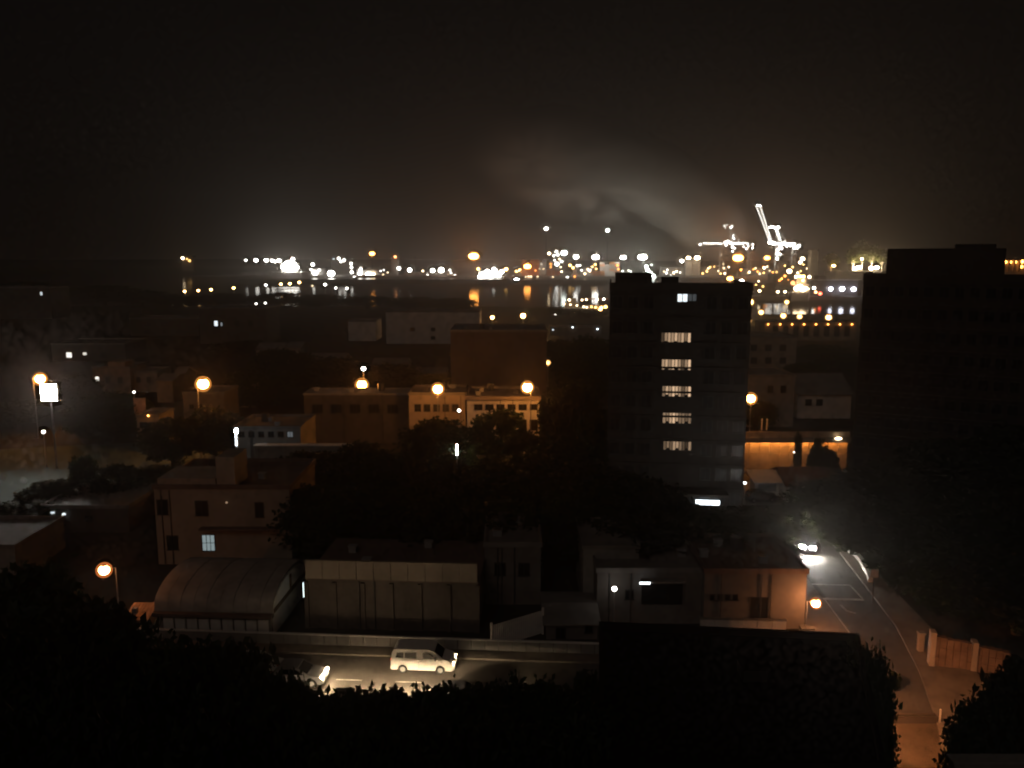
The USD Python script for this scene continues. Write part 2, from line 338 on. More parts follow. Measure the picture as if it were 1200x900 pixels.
def block(name, label, cat, px0, px1, pytop, D, depth, mt, base=0.0, roof=roofgrey, wins=(), lamps=(), parapet=.35, over=.12, z_top=None, group=None, yaw=0.0, extra=()):
    """flat-roofed block whose front face spans px0..px1 at distance D; wins: (px0, px1, py0, py1, cols, rows, glass)"""
    pm = pytop if z_top is None else 450
    zt = Z(pytop, D) if z_top is None else z_top
    x0, x1 = X(px0, D, pytop), X(px1, D, pytop); xc = (x0 + x1) / 2
    t = thing(name, label, cat, (xc, D, base), yaw, group); w = (x1 - x0) / 2; h = zt - base
    obj('wall', bx(-w, w, 0, depth, -.5, h), mt, t)
    r = MB().box(-w - over, w + over, -over, depth + over, h + .002, h + .12)
    if parapet:
        for a in ((-w - over, w + over, -over, -over + .2), (-w - over, w + over, depth + over - .2, depth + over), (-w - over, -w - over + .2, -over + .2, depth + over - .2), (w + over - .2, w + over, -over + .2, depth + over - .2)):
            r.box(*a, h + .12, h + .12 + parapet)
    obj('roof', r, roof, t)
    for wn in wins:
        a, b, c, d = wn[:4]; cols = wn[4] if len(wn) > 4 else 2; rows = wn[5] if len(wn) > 5 else 1; gl = wn[6] if len(wn) > 6 else None
        window(t, X(a, D, c) - xc, X(b, D, c) - xc, Z(d, D) - base, Z(c, D) - base, 0, gl, cols, rows)
    for lp in lamps:
        px, py, r_, cn, S = lp; p = at(px, py, D - .15); c = (p[0] - xc, -.15 - r_, p[2] - base)
        lens(c, r_, cn, S, t)
    for pn, a, b, c, d, dep, m2 in extra:                        # parts in front of or above the face
        obj(pn, bx(X(a, D, c) - xc, X(b, D, c) - xc, -dep if dep > 0 else .05, .0 if dep > 0 else -dep, Z(d, D) - base, Z(c, D) - base), m2, t)
    return t

# the tower block
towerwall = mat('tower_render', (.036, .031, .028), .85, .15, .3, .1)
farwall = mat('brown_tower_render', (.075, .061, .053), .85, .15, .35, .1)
STAIR = [(.06, .3, .45, .35, .6, .3, .5, .18, .7), (.4, .55, .3, .6, .65, .35, .12, .3, .8), (.2, .55, .35, .75, .6, .35, .12, .25, .75), (.3, .25, .5, .75, .45, .2, .2, .12, .2), (.12, .2, .12, .4, .4, .2, .08, .04, .3)]
def tower(label, px0, px1, pytop, D, depth, floors, cols, mt, extra_lit=(), stairs=(), yaw=0.0):
    zt = Z(pytop, D) - 1.0; x0, x1 = X(px0, D, 450), X(px1, D, 450); xc = (x0 + x1) / 2; w = (x1 - x0) / 2; yr = math.radians(yaw)
    t = thing('tower_block', label, 'tower block', (x0 + w * math.cos(yr), D + w * math.sin(yr), 0), yaw); obj('wall', bx(-w, w, 0, depth, -.5, zt), mt, t)
    fh = zt / floors
    for k in range(1, floors + 1):
        obj('floor_band', bx(-w - .08, w + .08, -.12, -.002, k * fh - .38, k * fh - .12), mt, t)
    obj('roof', MB().box(-w - .1, w + .1, -.1, depth + .1, zt + .002, zt + .15).box(-w - .1, w + .1, -.1, .12, zt + .15, zt + 1.0).box(-w - .1, -w + .12, .12, depth, zt + .15, zt + 1.0).box(w - .12, w + .1, .12, depth, zt + .15, zt + 1.0), mt, t)
    sx0, sx1 = (X(stairs[0][0], D, stairs[0][2]) - xc, X(stairs[0][1], D, stairs[0][2]) - xc) if stairs else (9e9, 9e9)
    for k in range(floors):
        for c in range(cols):
            a = -w + 2 * w * (c + .18) / cols; b = -w + 2 * w * (c + .82) / cols
            if b > sx0 - .3 and a < sx1 + .3: continue
            window(t, a, b, k * fh + .9, (k + 1) * fh - .7, 0, None, 2, 1, .05)
    for k_, (a, b, c, d, cl, gl) in enumerate(list(stairs) + list(extra_lit)):
        x_0, x_1 = X(a, D, c) - xc, X(b, D, c) - xc
        g_ = window(t, x_0, x_1, Z(d, D), Z(c, D), 0, gl if gl is not None else glassdark, cl, 1, .10, name='stair_window')
        if gl is None:                                             # lit panes between the bars, each as bright as the photograph shows it
            for q_ in range(cl):
                S_ = STAIR[k_][q_]
                if S_: obj('lit_pane', bx(x_0 + (x_1 - x_0) * (q_ + .1) / cl, x_0 + (x_1 - x_0) * (q_ + .9) / cl, -.05, -.032, Z(d, D) + (.25 if q_ % 3 == 1 else .02), Z(c, D) - .03), litwarm(S_), g_)
    return t, xc, w, zt
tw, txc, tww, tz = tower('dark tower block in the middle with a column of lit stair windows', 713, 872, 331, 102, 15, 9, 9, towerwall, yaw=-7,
    stairs=[(774 + .6 * i, 808 + .1 * i, 389 + 31 * i, 401 + 31 * i, 9, None) for i in range(5)],
    extra_lit=[(793, 804, 343, 353, 2, emit('cool', COL['cool'], 1.3)), (805, 814, 344, 352, 2, emit('cool', COL['cool'], .06))])
obj('plant_room', bx(-tww + .6, -tww + 5.2, 2, 8, tz + .16, tz + 2.1), towerwall, tw)
obj('water_tank', MB().bar((-tww + 7.5, 4, tz + .16), (-tww + 7.5, 4, tz + 1.6), 1.1, 14), towerwall, tw)
obj('entrance_canopy', bx(X(805, 100) - txc, X(858, 100) - txc, -2.2, -.13, Z(578, 100) , Z(575, 100)), darkcon, tw)
obj('strip_light', bx(X(821, 100) - txc, X(849, 100) - txc, -1.5, -1.2, Z(589, 100), Z(584, 100)), emit('cool', COL['cool'], 3), tw)
def front_x(px, D, yaw, x0, w):
    yr, k = math.radians(yaw), (px - 600) / FPX * (CP + SP * .15)
    u = (k * D - x0) / (math.cos(yr) - k * math.sin(yr)); return u - w
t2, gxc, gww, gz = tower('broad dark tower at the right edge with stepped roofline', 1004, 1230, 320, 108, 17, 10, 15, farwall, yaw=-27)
PHX = front_x(1166, 108, -27, X(1004, 108), gww)
obj('penthouse', bx(-gww + 2.6, PHX, .4, 13, gz + .16, Z(291, 104)), farwall, t2)
obj('lift_motor_room', bx(-2.5, 2, 3, 8, Z(291, 104) + .01, Z(286, 106)), farwall, t2)

# middle distance
block('low_rise', 'long pale low-rise block before the harbour left of the brown block', 'building', 452, 562, 366, 300, 18, whitewash, lamps=[], wins=[(a, a + 5, b, b + 4, 1, 1) for a, b in ((481, 384), (505, 384), (505, 394), (518, 405))])
block('low_rise', 'small pale annexe left of the long pale low-rise block', 'building', 408, 440, 377, 310, 14, whitewash, wins=[])
block('brown_block', 'large plain brown block lit dim orange, left of the tower', 'building', 528, 641, 389, 176, 16, brownbrick)
block('colonnade_building', 'bright orange-lit building with dark columns of windows behind the leafy tree', 'building', 547, 632, 468, 126, 10, whitewash,
      wins=[(556 + 13 * i, 565 + 13 * i, 474, 480, 2, 1) for i in range(6)] + [(556 + 13 * i, 565 + 13 * i, 492, 504, 2, 1) for i in range(6)], extra=[('cornice', 545, 634, 464, 468, .5, plaster)])
block('low_shop', 'low orange-lit building behind the thin lamp pole', 'building', 479, 545, 463, 134, 8, plaster, wins=[(486 + 11 * i, 493 + 11 * i, 474, 482, 2, 2) for i in range(5)])
block('flat_roof_shed', 'long dim brown shed under a pale flat roof below the orange lamp', 'building', 356, 478, 463, 138, 6, darkcon, roof=palecon, parapet=.2, wins=[(366 + 22 * i, 378 + 22 * i, 474, 484, 3, 1) for i in range(5)])
block('white_house', 'pale house with one lit window on the far left', 'house', 108, 152, 432, 190, 9, plaster, wins=[(111.5, 116, 441.5, 448, 1, 1, emit('white', COL['white'], 1.4)), (124, 129, 442, 449), (138, 143, 442, 449)], extra=[('upper_storey', 126, 146, 424, 431.5, -5, plaster)])
block('pale_house', 'small pale house front between the dark trees and the gabled roofs', 'house', 152, 184, 437, 192, 8, plaster, wins=[(160, 164, 442, 448), (172, 176, 442, 448)])
MURK = True
def gable_house(name, label, px0, px1, pyeave, pyridge, D, depth, mt, rf, base=0.0, wins=()):
    x0, x1 = X(px0, D, pyeave), X(px1, D, pyeave); xc = (x0 + x1) / 2; w = (x1 - x0) / 2; he, hr = Z(pyeave, D), Z(pyridge, D + depth / 2)
    t = thing(name, label, 'house', (xc, D, base))
    pr = Polygon([(0, -.4), (depth, -.4), (depth, he), (depth / 2, hr - .1), (0, he)])
    m = trimesh.creation.extrude_polygon(pr, 2 * w, engine='earcut'); v = np.asarray(m.vertices)
    obj('wall', (np.stack([v[:, 2] - w, v[:, 0], v[:, 1]], 1), m.faces), mt, t)
    for s in (0, 1):
        a = np.array([[-w - .3, -.4 if s == 0 else depth + .4, he - .15], [w + .3, -.4 if s == 0 else depth + .4, he - .15], [w + .3, depth / 2, hr], [-w - .3, depth / 2, hr]])
        b = a + (0, 0, .14); vv = np.vstack([a, b])
        obj('roof_slope', MB().add(vv, [(0, 1, 2), (0, 2, 3), (4, 6, 5), (4, 7, 6), (0, 4, 5), (0, 5, 1), (1, 5, 6), (1, 6, 2), (2, 6, 7), (2, 7, 3), (3, 7, 4), (3, 4, 0)]), rf, t)
    for wn in wins: window(t, X(wn[0], D, wn[2]) - xc, X(wn[1], D, wn[2]) - xc, Z(wn[3], D) - base, Z(wn[2], D) - base, 0, wn[4] if len(wn) > 4 else None, 2, 1)
    return t
gable_house('gabled_house', 'lower gabled house with a light roof left of the orange lamp', 183, 202, 446, 438, 178, 9, plaster, palecon)
gable_house('gabled_house', 'taller narrow gabled house just left of the orange lamp', 203, 214, 441, 430, 184, 8, plaster, roofgrey)
block('garden_wall_house', 'low dim house under the orange lamp right of the gables', 'house', 214, 262, 462, 150, 8, greywall, wins=[(222, 227, 474, 479), (232, 237, 474, 479)])
block('dark_block', 'dark flat-roofed block with two tiny lit windows left of the amber jetty', 'building', 233, 311, 362, 300, 18, darkcon, wins=[(251, 255, 376, 382, 1, 1, emit('cool', COL['cool'], 1.2)), (258.5, 260.5, 378, 382, 1, 1, emit('cool', COL['cool'], .25)), (275, 280, 376, 382), (291, 296, 376, 382)])
block('dark_block', 'lower dark block behind, far left, with one bright slot window', 'building', 152, 232, 374, 330, 16, darkcon, wins=[(203, 211, 416, 418.5, 1, 1, emit('white', COL['white'], 1.6)), (170, 175, 386, 391), (190, 195, 386, 391)])
block('dark_block', 'dark block far left with two small lit windows side by side', 'building', 60, 146, 404, 250, 16, darkcon, wins=[(77.5, 84, 413, 419, 1, 1, emit('white', COL['white'], 1.2)), (97, 101.5, 413, 416, 1, 1, emit('white', COL['white'], .9)), (118, 123, 413, 419)])
block('dark_block', 'dark block nearest the left edge with one tiny lit window', 'building', -40, 58, 338, 420, 18, darkcon, wins=[(47, 49.5, 342, 346, 1, 1, emit('cool', COL['cool'], .8)), (12, 17, 346, 351), (28, 33, 346, 351)])
block('orange_shop', 'small shop front glowing orange right of the white hoarding', 'shop', 160, 186, 489, 132, 6, plaster, wins=[(164, 172, 495, 501, 2, 1), (175, 182, 495, 501, 2, 1)], lamps=[(174, 487, .10, 'sodium', 40)])
block('windowed_building', 'long pale building with a row of small windows beyond the court', 'building', 274, 352, 503, 116, 9, palecon, wins=[(280 + 11.5 * i, 286 + 11.5 * i, 506, 512, 2, 1) for i in range(5)] + [(337, 343, 506, 512, 2, 1, emit('cool', COL['cool'], .12))])
block('ledge_wall', 'low pale wall with a bright coping in front of the windowed building', 'wall', 298, 412, 523, 110, 1.2, palecon, roof=whitewash, parapet=0)
block('brown_block', 'tall dim block behind the right end of the water, right of the tower', 'building', 866, 934, 396, 230, 15, plaster, wins=[(880 + 17 * i, 887 + 17 * i, 404 + 15 * j, 411 + 15 * j) for i in range(3) for j in range(3)])
block('brown_block', 'dim grey block above the orange wall right of the tower', 'building', 862, 932, 442, 152, 12, palecon, wins=[(900, 906, 452, 460), (915, 921, 452, 460)])
gable_house('gabled_house', 'pale house above the orange wall with a light sloping roof', 935, 998, 462, 438, 160, 12, whitewash, roofgrey, wins=[(944, 951, 468, 475), (957, 964, 468, 475)])
block('colonnade_shed', 'long quayside shed with amber-lit pilasters below the reflections', 'shed', 896, 1004, 379, 312, 12, plaster, wins=[(906 + 12 * i, 912 + 12 * i, 382, 394, 2, 1) for i in range(8)], lamps=[(900 + 14 * i, 380, .28, 'sodium', 14) for i in range(8)])
block('quay_shed', 'low dark shed with tiny lights at the foot of the pale low-rise', 'shed', 645, 705, 384, 330, 10, darkcon, lamps=[(648, 386.5, .3, 'cool', 2), (671, 383.5, .34, 'cool', 5), (700, 385.5, .36, 'cool', 5)])

for px0, px1, pe, pr_, D_, lb in ((300, 330, 410, 402, 235, 'dim small house with a grey roof in the murk below the dark block'), (336, 352, 407, 401, 228, 'dim narrow house with a faintly pale roof right of the murky small house'), (362, 402, 424, 414, 205, 'dim long-roofed house in the murk left of the white lamp'),
        (436, 476, 430, 420, 200, 'dim house in the murk right of the small white lamp'), (486, 520, 440, 431, 186, 'dim house touching the brown block on its left side'), (268, 300, 445, 436, 172, 'dim house in the murk right of the gabled houses')):
    gable_house('dim_house', lb, px0, px1, pe, pr_, D_, 10, plaster, roofgrey, wins=[(px0 + 6, px0 + 10, pe + 4, pe + 9), (px1 - 10, px1 - 6, pe + 4, pe + 9)])
# orange-lit retaining wall right of the tower
D = 119.0
t = thing('retaining_wall', 'long retaining wall lit orange by lamps under its coping, right of the tower', 'wall', (X(935, D), D, 0))
wx0, wx1, wz = X(860, D) - X(935, D), X(998, D) - X(935, D), Z(514, D)
nP = 12
for i in range(nP):
    a, b = wx0 + (wx1 - wx0) * i / nP, wx0 + (wx1 - wx0) * (i + 1) / nP
    for j in range(2):
        z0, z1 = (-.3, wz * .55) if j == 0 else (wz * .55 + .03, wz)
        obj('panel', bx(a + .02, b - .02, 0, .4, z0, z1), plaster, t)
obj('backing', bx(wx0, wx1, .12, 2.0, -.4, wz - .02), concrete, t)
obj('coping', bx(wx0 - .1, wx1 + .1, -.9, 1.9, wz + .003, wz + .35), concrete, t)
obj('fascia', bx(wx0 - .1, wx1 + .1, -.94, -.902, wz - .42, wz + .35), concrete, t)
obj('parapet', bx(wx0, wx1, -.6, -.35, wz + .355, Z(505, D)), plaster, t)
for px, S in ((868, 70), (884, 90), (900, 110), (916, 110), (932, 110), (948, 110), (964, 90), (980, 70), (994, 50)):
    x = X(px, D) - X(935, D); obj('bulkhead_lamp', bx(x - .35, x + .35, -.75, -.45, wz - .12, wz - .02), emit('sodium', COL['sodium'], S), t)
x = X(983, D) - X(935, D); obj('wall_lamp', MB().ball((x, -1.1, Z(512, D)), .42, 1, (1.25, .5, .5)), emit('warm', COL['warm'], 9), t)
for px in (893, 899):
    p = at(px, 492, 120); q = thing('pale_post', 'slim pale post standing on top of the orange wall', 'post', (p[0], p[1], Z(505, D) - .1), 0, 'pale posts on the orange wall')
    obj('shaft', MB().bar((0, 0, 0), (0, 0, 1.6), .09, 7), whitewash, q); obj('cap', MB().ball((0, 0, 1.62), .13, 1), whitewash, q)
gable_house('gabled_house', 'low house with a dim brown roof before the orange wall', 922, 992, 568, 548, 104, 7, whitewash, roofbrown)
t = thing('market_kiosk', 'small white kiosk with a sloping white canopy beside the grey plaza', 'kiosk', (X(905, 106), 106, 0))
obj('cabin', bx(-1.6, 1.6, 0, 2.4, 0, 2.4), whitewash, t)
obj('canopy', MB().add([(-2.2, -1.3, 2.3), (2.0, -1.3, 2.3), (2.0, 2.6, 3.1), (-2.2, 2.6, 3.1), (-2.2, -1.3, 2.4), (2.0, -1.3, 2.4), (2.0, 2.6, 3.2), (-2.2, 2.6, 3.2)], [(0, 2, 1), (0, 3, 2), (4, 5, 6), (4, 6, 7), (0, 1, 5), (0, 5, 4), (1, 2, 6), (1, 6, 5), (2, 3, 7), (2, 7, 6), (3, 0, 4), (3, 4, 7)]), whitewash, t)
obj('shutter', bx(-1.2, 1.2, -.06, -.003, .9, 2.1), steel, t)
street_lamp(931, 530, 112, 'white', .16, 8, 'small white lamp on a leaning shrub before the orange wall', name='globe_lamp', hood=False)
street_lamp(873, 566, 103, 'cool', .18, 7, 'small cool lamp at the foot of the tower by the plaza', name='globe_lamp', hood=False)

# bottom-left to bottom-right along the street
D = 82
block('house', 'three-storey cream house with one lit window behind the barrel-roofed hall', 'house', 180, 339, 573, D, 11, plaster, roof=roofbrown,
      wins=[(184, 196, 586, 603, 2, 1), (229, 243, 587, 604, 2, 1), (299, 308, 589, 606, 2, 1), (237, 251, 627, 645, 3, 2, emit('cool', (.72, .9, .92), .30)), (196, 208, 628, 644, 2, 1)],
      extra=[('stair_tower', 252, 274, 536, 571, -4, plaster), ('penthouse', 184, 252, 561, 571, -5, plaster), ('canopy', 236, 326, 617, 619, .9, roofbrown)], lamps=[(266, 588.5, .12, 'warm', .35)])
block('house', 'pale house corner cut by the left edge of the view', 'house', -70, 17, 643, 78, 9, palecon, wins=[(-20, -8, 650, 664)])
block('dark_block', 'dark low house left of the cream house with faint porch lights', 'house', 48, 150, 596, 92, 9, darkcon, wins=[(60, 68, 604, 611), (100, 108, 604, 611)], lamps=[(63, 600, .24, 'cool', .8), (76, 602, .22, 'cool', 1.2), (60, 607, .14, 'cool', .6)])

# ------------------------------------------------------------------ roof clutter, pipes and aerials as parts of their buildings
def clutter(t, w, d, h, seed, tanks=1, vents=2, aerials=1, pipes=2, mt=None):
    r = random.Random(seed)
    for k in range(tanks):
        x, y = r.uniform(-w * .7, w * .7), r.uniform(d * .3, d * .8); obj('water_tank', MB().bar((x, y, h + .12), (x, y, h + 1.35), .6, 14).bar((x, y, h + 1.35), (x, y, h + 1.5), .45, 14, .15), mt or darksteel, t)
    for k in range(vents):
        x, y = r.uniform(-w * .85, w * .85), r.uniform(d * .15, d * .85); obj('vent', MB().box(x - .35, x + .35, y - .3, y + .3, h + .12, h + .7).box(x - .42, x + .42, y - .37, y + .37, h + .702, h + .78), steel, t)
    for k in range(aerials):
        x, y = r.uniform(-w * .8, w * .8), r.uniform(d * .2, d * .8); m = MB().bar((x, y, h + .1), (x, y, h + 2.6), .03, 5)
        for q in range(4): m.bar((x - .5 + .06 * q, y, h + 1.6 + .25 * q), (x + .5 - .06 * q, y, h + 1.6 + .25 * q), .015, 4)
        obj('aerial', m, darksteel, t)
    for k in range(pipes):
        x = r.uniform(-w * .95, w * .95); obj('drain_pipe', MB().bar((x, -.09, 0), (x, -.09, h - .1), .055, 7), darksteel, t)
for name_, sd in (('house', 1), ('dark_block_003', 2), ('windowed_building', 3), ('brown_block', 4), ('low_shop', 5), ('flat_roof_shed', 6), ('white_house', 7), ('colonnade_building', 8)):
    pr_ = stage.GetPrimAtPath('/World/' + name_)
    wl = UsdGeom.Mesh(stage.GetPrimAtPath('/World/%s/wall' % name_)).GetPointsAttr().Get(); wl = np.array(wl)
    clutter(pr_, wl[:, 0].max(), wl[:, 1].max(), wl[:, 2].max(), sd)
# barrel-roofed hall
D = 65.5
x0, x1 = X(186, D, 735), X(321, D, 735); W = x1 - x0; dep = 9.5; he, hr = Z(716, D), Z(663, D + 4.7)
t = thing('barrel_roof_hall', 'hall with a dim barrel roof and white curved gable end', 'hall', (x0, D, 0), -3)
n = 14; arc = [(dep / 2 - dep / 2 * math.cos(math.pi * i / n), he + (hr - he) * math.sin(math.pi * i / n) ** .8) for i in range(n + 1)]
pr = Polygon([(0, -.4), (dep, -.4)] + [(y, z - .08) for y, z in arc[::-1]])
m = trimesh.creation.extrude_polygon(pr, W, engine='earcut'); v = np.asarray(m.vertices)
obj('wall', (np.stack([v[:, 2], v[:, 0], v[:, 1]], 1), m.faces), greywall, t)
for k in range(9):                                                # roof sheets, each a piece
    a, b = -.3 + (W + .5) * k / 9, -.3 + (W + .5) * (k + 1) / 9 - .03; vv, ff = [], []
    for y, z in arc: vv += [(a, y, z), (b, y, z), (a, y, z + .07 + .02 * (k % 2)), (b, y, z + .07 + .02 * (k % 2))]
    for i in range(n):
        o = i * 4; ff += [(o, o + 4, o + 1), (o + 1, o + 4, o + 5), (o + 2, o + 3, o + 6), (o + 3, o + 7, o + 6), (o, o + 2, o + 4), (o + 2, o + 6, o + 4), (o + 1, o + 5, o + 3), (o + 3, o + 5, o + 7)]
    obj('roof_sheet', MB().add(vv, ff), mat('pale_roof_sheet', (.40, .36, .32), .6, .5, .4, .1), t, smooth=50)
g = Polygon([(.15, .2), (dep - .15, .2)] + [(y, z - .25) for y, z in arc[::-1]]).buffer(-.12)
m = trimesh.creation.extrude_polygon(g, .1, engine='earcut'); v = np.asarray(m.vertices)
obj('gable_end', (np.stack([v[:, 2] + W + .002, v[:, 0], v[:, 1]], 1), m.faces), whitewash, t)
obj('gable_beam', MB().box(W + .103, W + .2, .3, dep - .3, he - .1, he + .25).box(W + .103, W + .2, dep / 2 - .15, dep / 2 + .15, he + .25, hr - .6), woodpost, t)
for k in range(9):
    a, b = .5 + (W - .6) * k / 9, .5 + (W - .6) * (k + 1) / 9 - .16
    obj('front_panel', bx(a, b, -.12, -.002, .25, he - .55), whitewash, t)
obj('eaves', bx(-.3, W + .2, -.45, .1, he - .32, he - .02), roofbrown, t)
# awning left of it
D = 66.5; c = at(163, 717, D)
t = thing('orange_awning', 'slatted canvas awning glowing orange beside the street lamp', 'awning', (c[0], D, 0))
za = c[2]
for k in range(7):
    a = -1.0 + .31 * k; obj('slat', MB().add([(a, -.9, za - .35), (a + .27, -.9, za - .35), (a + .27 + .25, .8, za + .45), (a + .25, .8, za + .45), (a, -.9, za - .29), (a + .27, -.9, za - .29), (a + .27 + .25, .8, za + .51), (a + .25, .8, za + .51)],
        [(0, 2, 1), (0, 3, 2), (4, 5, 6), (4, 6, 7), (0, 1, 5), (0, 5, 4), (1, 2, 6), (1, 6, 5), (2, 3, 7), (2, 7, 6), (3, 0, 4), (3, 4, 7)]), cloth, t)
for xx, yy in ((-1, -.8), (1.0, -.8), (-.75, .75), (1.25, .75)): obj('post', MB().bar((xx, yy, 0), (xx, yy, za + .47 * (yy / .8) * .9), .05, 6), steel, t)
t = thing('meter_box', 'small pale box lit orange at the foot of the street lamp', 'box', (X(138, 65.5), 65.5, 0)); zz = Z(716, 65.5)
obj('post', MB().bar((0, 0, 0), (0, 0, zz), .06, 6), steel, t); obj('cabinet', bx(-.22, .22, -.15, .15, zz - .2, zz + .28), whitewash, t); obj('door', bx(-.18, .18, -.17, -.152, zz - .16, zz + .24), palecon, t)

# workshop behind the van
D = 66.8
tb = block('workshop', 'long two-storey workshop with a paler parapet behind the white van', 'building', 357, 560, 681, D, 10, mat('brown_render', (.15, .125, .11), .9, .3, .5, .2), roof=roofbrown, parapet=0, yaw=-3.5,
      wins=[])
xc = (X(357, D, 681) + X(560, D, 681)) / 2; ww = (X(560, D, 681) - X(357, D, 681)) / 2; z0, z1 = Z(681, D), Z(658, D)
for k in range(10):
    a = -ww + 2 * ww * k / 10; obj('parapet_panel', bx(a + .015, a + 2 * ww / 10 - .015, -.18, .12, z0 + .13, z1), plaster, tb)
for k in range(7):
    a = -ww + 2 * ww * k / 6; obj('pilaster', bx(a - .18, a + .18, -.16, -.002, 0, z0 - .2), MATS['brown_render'], tb)
obj('tube_light', bx(-ww - .28, -ww - .16, -.1, .0, Z(702, D), Z(685, D)), emit('cool', (.75, .95, .95), 2.2), tb)
# dim building right of the workshop, palisade gate, white yard complex
block('house', 'dim grey house between the workshop and the white yard buildings', 'house', 568, 634, 641, 72, 9, greywall, wins=[(580, 592, 660, 674), (608, 620, 660, 674)])
t = thing('palisade_gate', 'pale palisade gate slanting back from the kerb right of the van', 'gate', (*ground(576, 762)[:2], 0))
a, b = np.zeros(3), np.array([*(ground(636, 743)[:2] - ground(576, 762)[:2]), 0]); L = np.linalg.norm(b)
for k in range(26):
    p = a + (b - a) * (k + .5) / 26; obj('pale', MB().box(p[0] - .07, p[0] + .07, p[1] - .03, p[1] + .03, .12, 2.15), whitewash, t)
for z in (.45, 1.75): obj('rail', MB().bar(a + (0, .07, z), b + (0, .07, z), .04, 4), steel, t)
for p in (a, b): obj('gate_post', MB().bar(p, p + (0, 0, 2.4), .1, 8), whitewash, t)
block('yard_building', 'plain white end wall rising left of the white globe lamp', 'building', 684, 749, 643, 71, 8, palecon, roof=roofgrey, parapet=.2)
D = 68
tb = block('yard_building', 'white yard building with a dark gateway under a white tube light', 'building', 700, 826, 671, D, 8, greywall, roof=roofgrey, wins=[(733, 742, 692, 702, 2, 1)],
      extra=[('gateway', 752, 800, 682, 708, .06, roofdark), ('gateway_lintel', 750, 802, 679, 681.5, .5, palecon)])
xc = (X(700, D, 671) + X(826, D, 671)) / 2
obj('tube_light', bx(X(754, D) - xc, X(767, D) - xc, -.62, -.53, Z(681.5, D), Z(679.3, D)), emit('cool', COL['cool'], 3.5), tb)
block('yard_building', 'longer dim yard building running to the orange corner lamp', 'building', 826, 946, 672, 67, 9, greywall, roof=roofbrown, wins=[(832 + 9 * i, 837 + 9 * i, 697, 703, 1, 1) for i in range(4)] + [(880, 900, 700, 724, 2, 1)])
t = thing('boundary_wall', 'low white boundary wall lit orange beneath the corner lamp', 'wall', (X(882, 64.4), 64.4, 0), -3)
zt = Z(727, 64.4)
for k in range(6):
    a = X(832, 64.4) - X(882, 64.4) + k * 1.18; obj('wall_panel', bx(a, a + 1.15, 0, .18, -.2, zt - .02 * (k % 2)), whitewash, t)
obj('coping', bx(X(832, 64.4) - X(882, 64.4) - .1, X(832, 64.4) - X(882, 64.4) + 7.1, -.05, .23, zt + .003, zt + .1), concrete, t)
gable_house('gabled_house', 'low outbuilding with a sloping roof left of the white globe lamp', 640, 700, 729, 708, 65, 6, greywall, roofgrey, wins=[(652, 662, 736, 748), (686, 694, 733, 741)])
t = thing('utility_cabinet', 'squat grey cabinet on the corner beside the dark lamp pole', 'cabinet', (*ground(945, 752)[:2], .1))
obj('body', bx(-.55, .55, -.3, .3, 0, 1.15), steel, t); obj('lid', bx(-.6, .6, -.35, .35, 1.152, 1.22), darksteel, t)
for s in (-1, 1): obj('door', bx(-.27 + s * .27 - .25, -.27 + s * .27 + .25 + .0, -.32, -.302, .08, 1.08) if s < 0 else bx(.02, .52, -.32, -.302, .08, 1.08), greybox, t)
for name_, sd in (('yard_building_001', 11), ('yard_building_002', 12), ('house_002', 13), ('workshop', 14)):
    pr_ = stage.GetPrimAtPath('/World/' + name_); wl = np.array(UsdGeom.Mesh(stage.GetPrimAtPath('/World/%s/wall' % name_)).GetPointsAttr().Get())
    clutter(pr_, wl[:, 0].max(), wl[:, 1].max(), wl[:, 2].max(), sd, tanks=1 if sd != 14 else 0, vents=3, pipes=3)
# kerb-side low wall along the street
t = thing('low_street_wall', 'low pale panelled wall along the far kerb behind the van', 'wall', (*street(0, 3.55), .13), -4)
for k in range(38):
    u = -28 + k * 1.12
    obj('wall_panel', bx(u, u + 1.08, 0, .14, -.2, .72 + .015 * (k % 3)), palecon if u > 1 else concrete, t)
obj('rail', bx(-28.1, 14.7, -.04, .18, .765, .86), whitewash, t)
rough_stone = mat('rough_reddish_stone', (.22, .15, .11), .95, .8, .5, .6)
# retaining wall right of the side road
P0, P1 = ground(1091, 781), ground(1182, 792)
d = P1[:2] - P0[:2]; L = np.linalg.norm(d)
t = thing('retaining_wall', 'rough reddish retaining wall stepping down beside the sandy verge on the right', 'wall', (P0[0], P0[1], 0), math.degrees(math.atan2(d[1], d[0])))
for k in range(11):
    a = L * k / 11; zz = 2.55 - .07 * k + rng.uniform(-.05, .05)
    for j in range(3):
        obj('stone_panel', bx(a + .02, a + L / 11 - .02, rng.uniform(-.05, .03), .5, zz * j / 3 + .012, zz * (j + 1) / 3 - .012), rough_stone, t)
    if k in (0, 6): obj('pier', bx(a - .2, a + .2, -.2, .6, 0, zz + .35), plaster, t)
for px, py in ((1078, 745), (1146, 762)):
    pass

# ------------------------------------------------------------------ foreground roof, ledge and street furniture
D = 35.0
zr = 8.9
q4 = [ground(704, 738, zr), ground(1004, 752, zr), ground(1034, 905, zr), ground(706, 905, zr)]; c0 = sum(q4) / 4; q4 = [(p[0] - c0[0], p[1] - c0[1]) for p in q4]
t = thing('dark_roof_building', 'dark flat-roofed building filling the lower middle right', 'building', (c0[0], c0[1], 0))
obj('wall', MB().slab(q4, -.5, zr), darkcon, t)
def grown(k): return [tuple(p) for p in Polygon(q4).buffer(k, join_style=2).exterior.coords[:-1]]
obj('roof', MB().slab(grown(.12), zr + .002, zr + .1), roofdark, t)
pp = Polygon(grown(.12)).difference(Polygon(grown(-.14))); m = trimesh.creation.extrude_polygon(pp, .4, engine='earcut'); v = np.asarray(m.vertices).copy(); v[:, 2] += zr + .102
obj('parapet', (v, m.faces), roofdark, t)
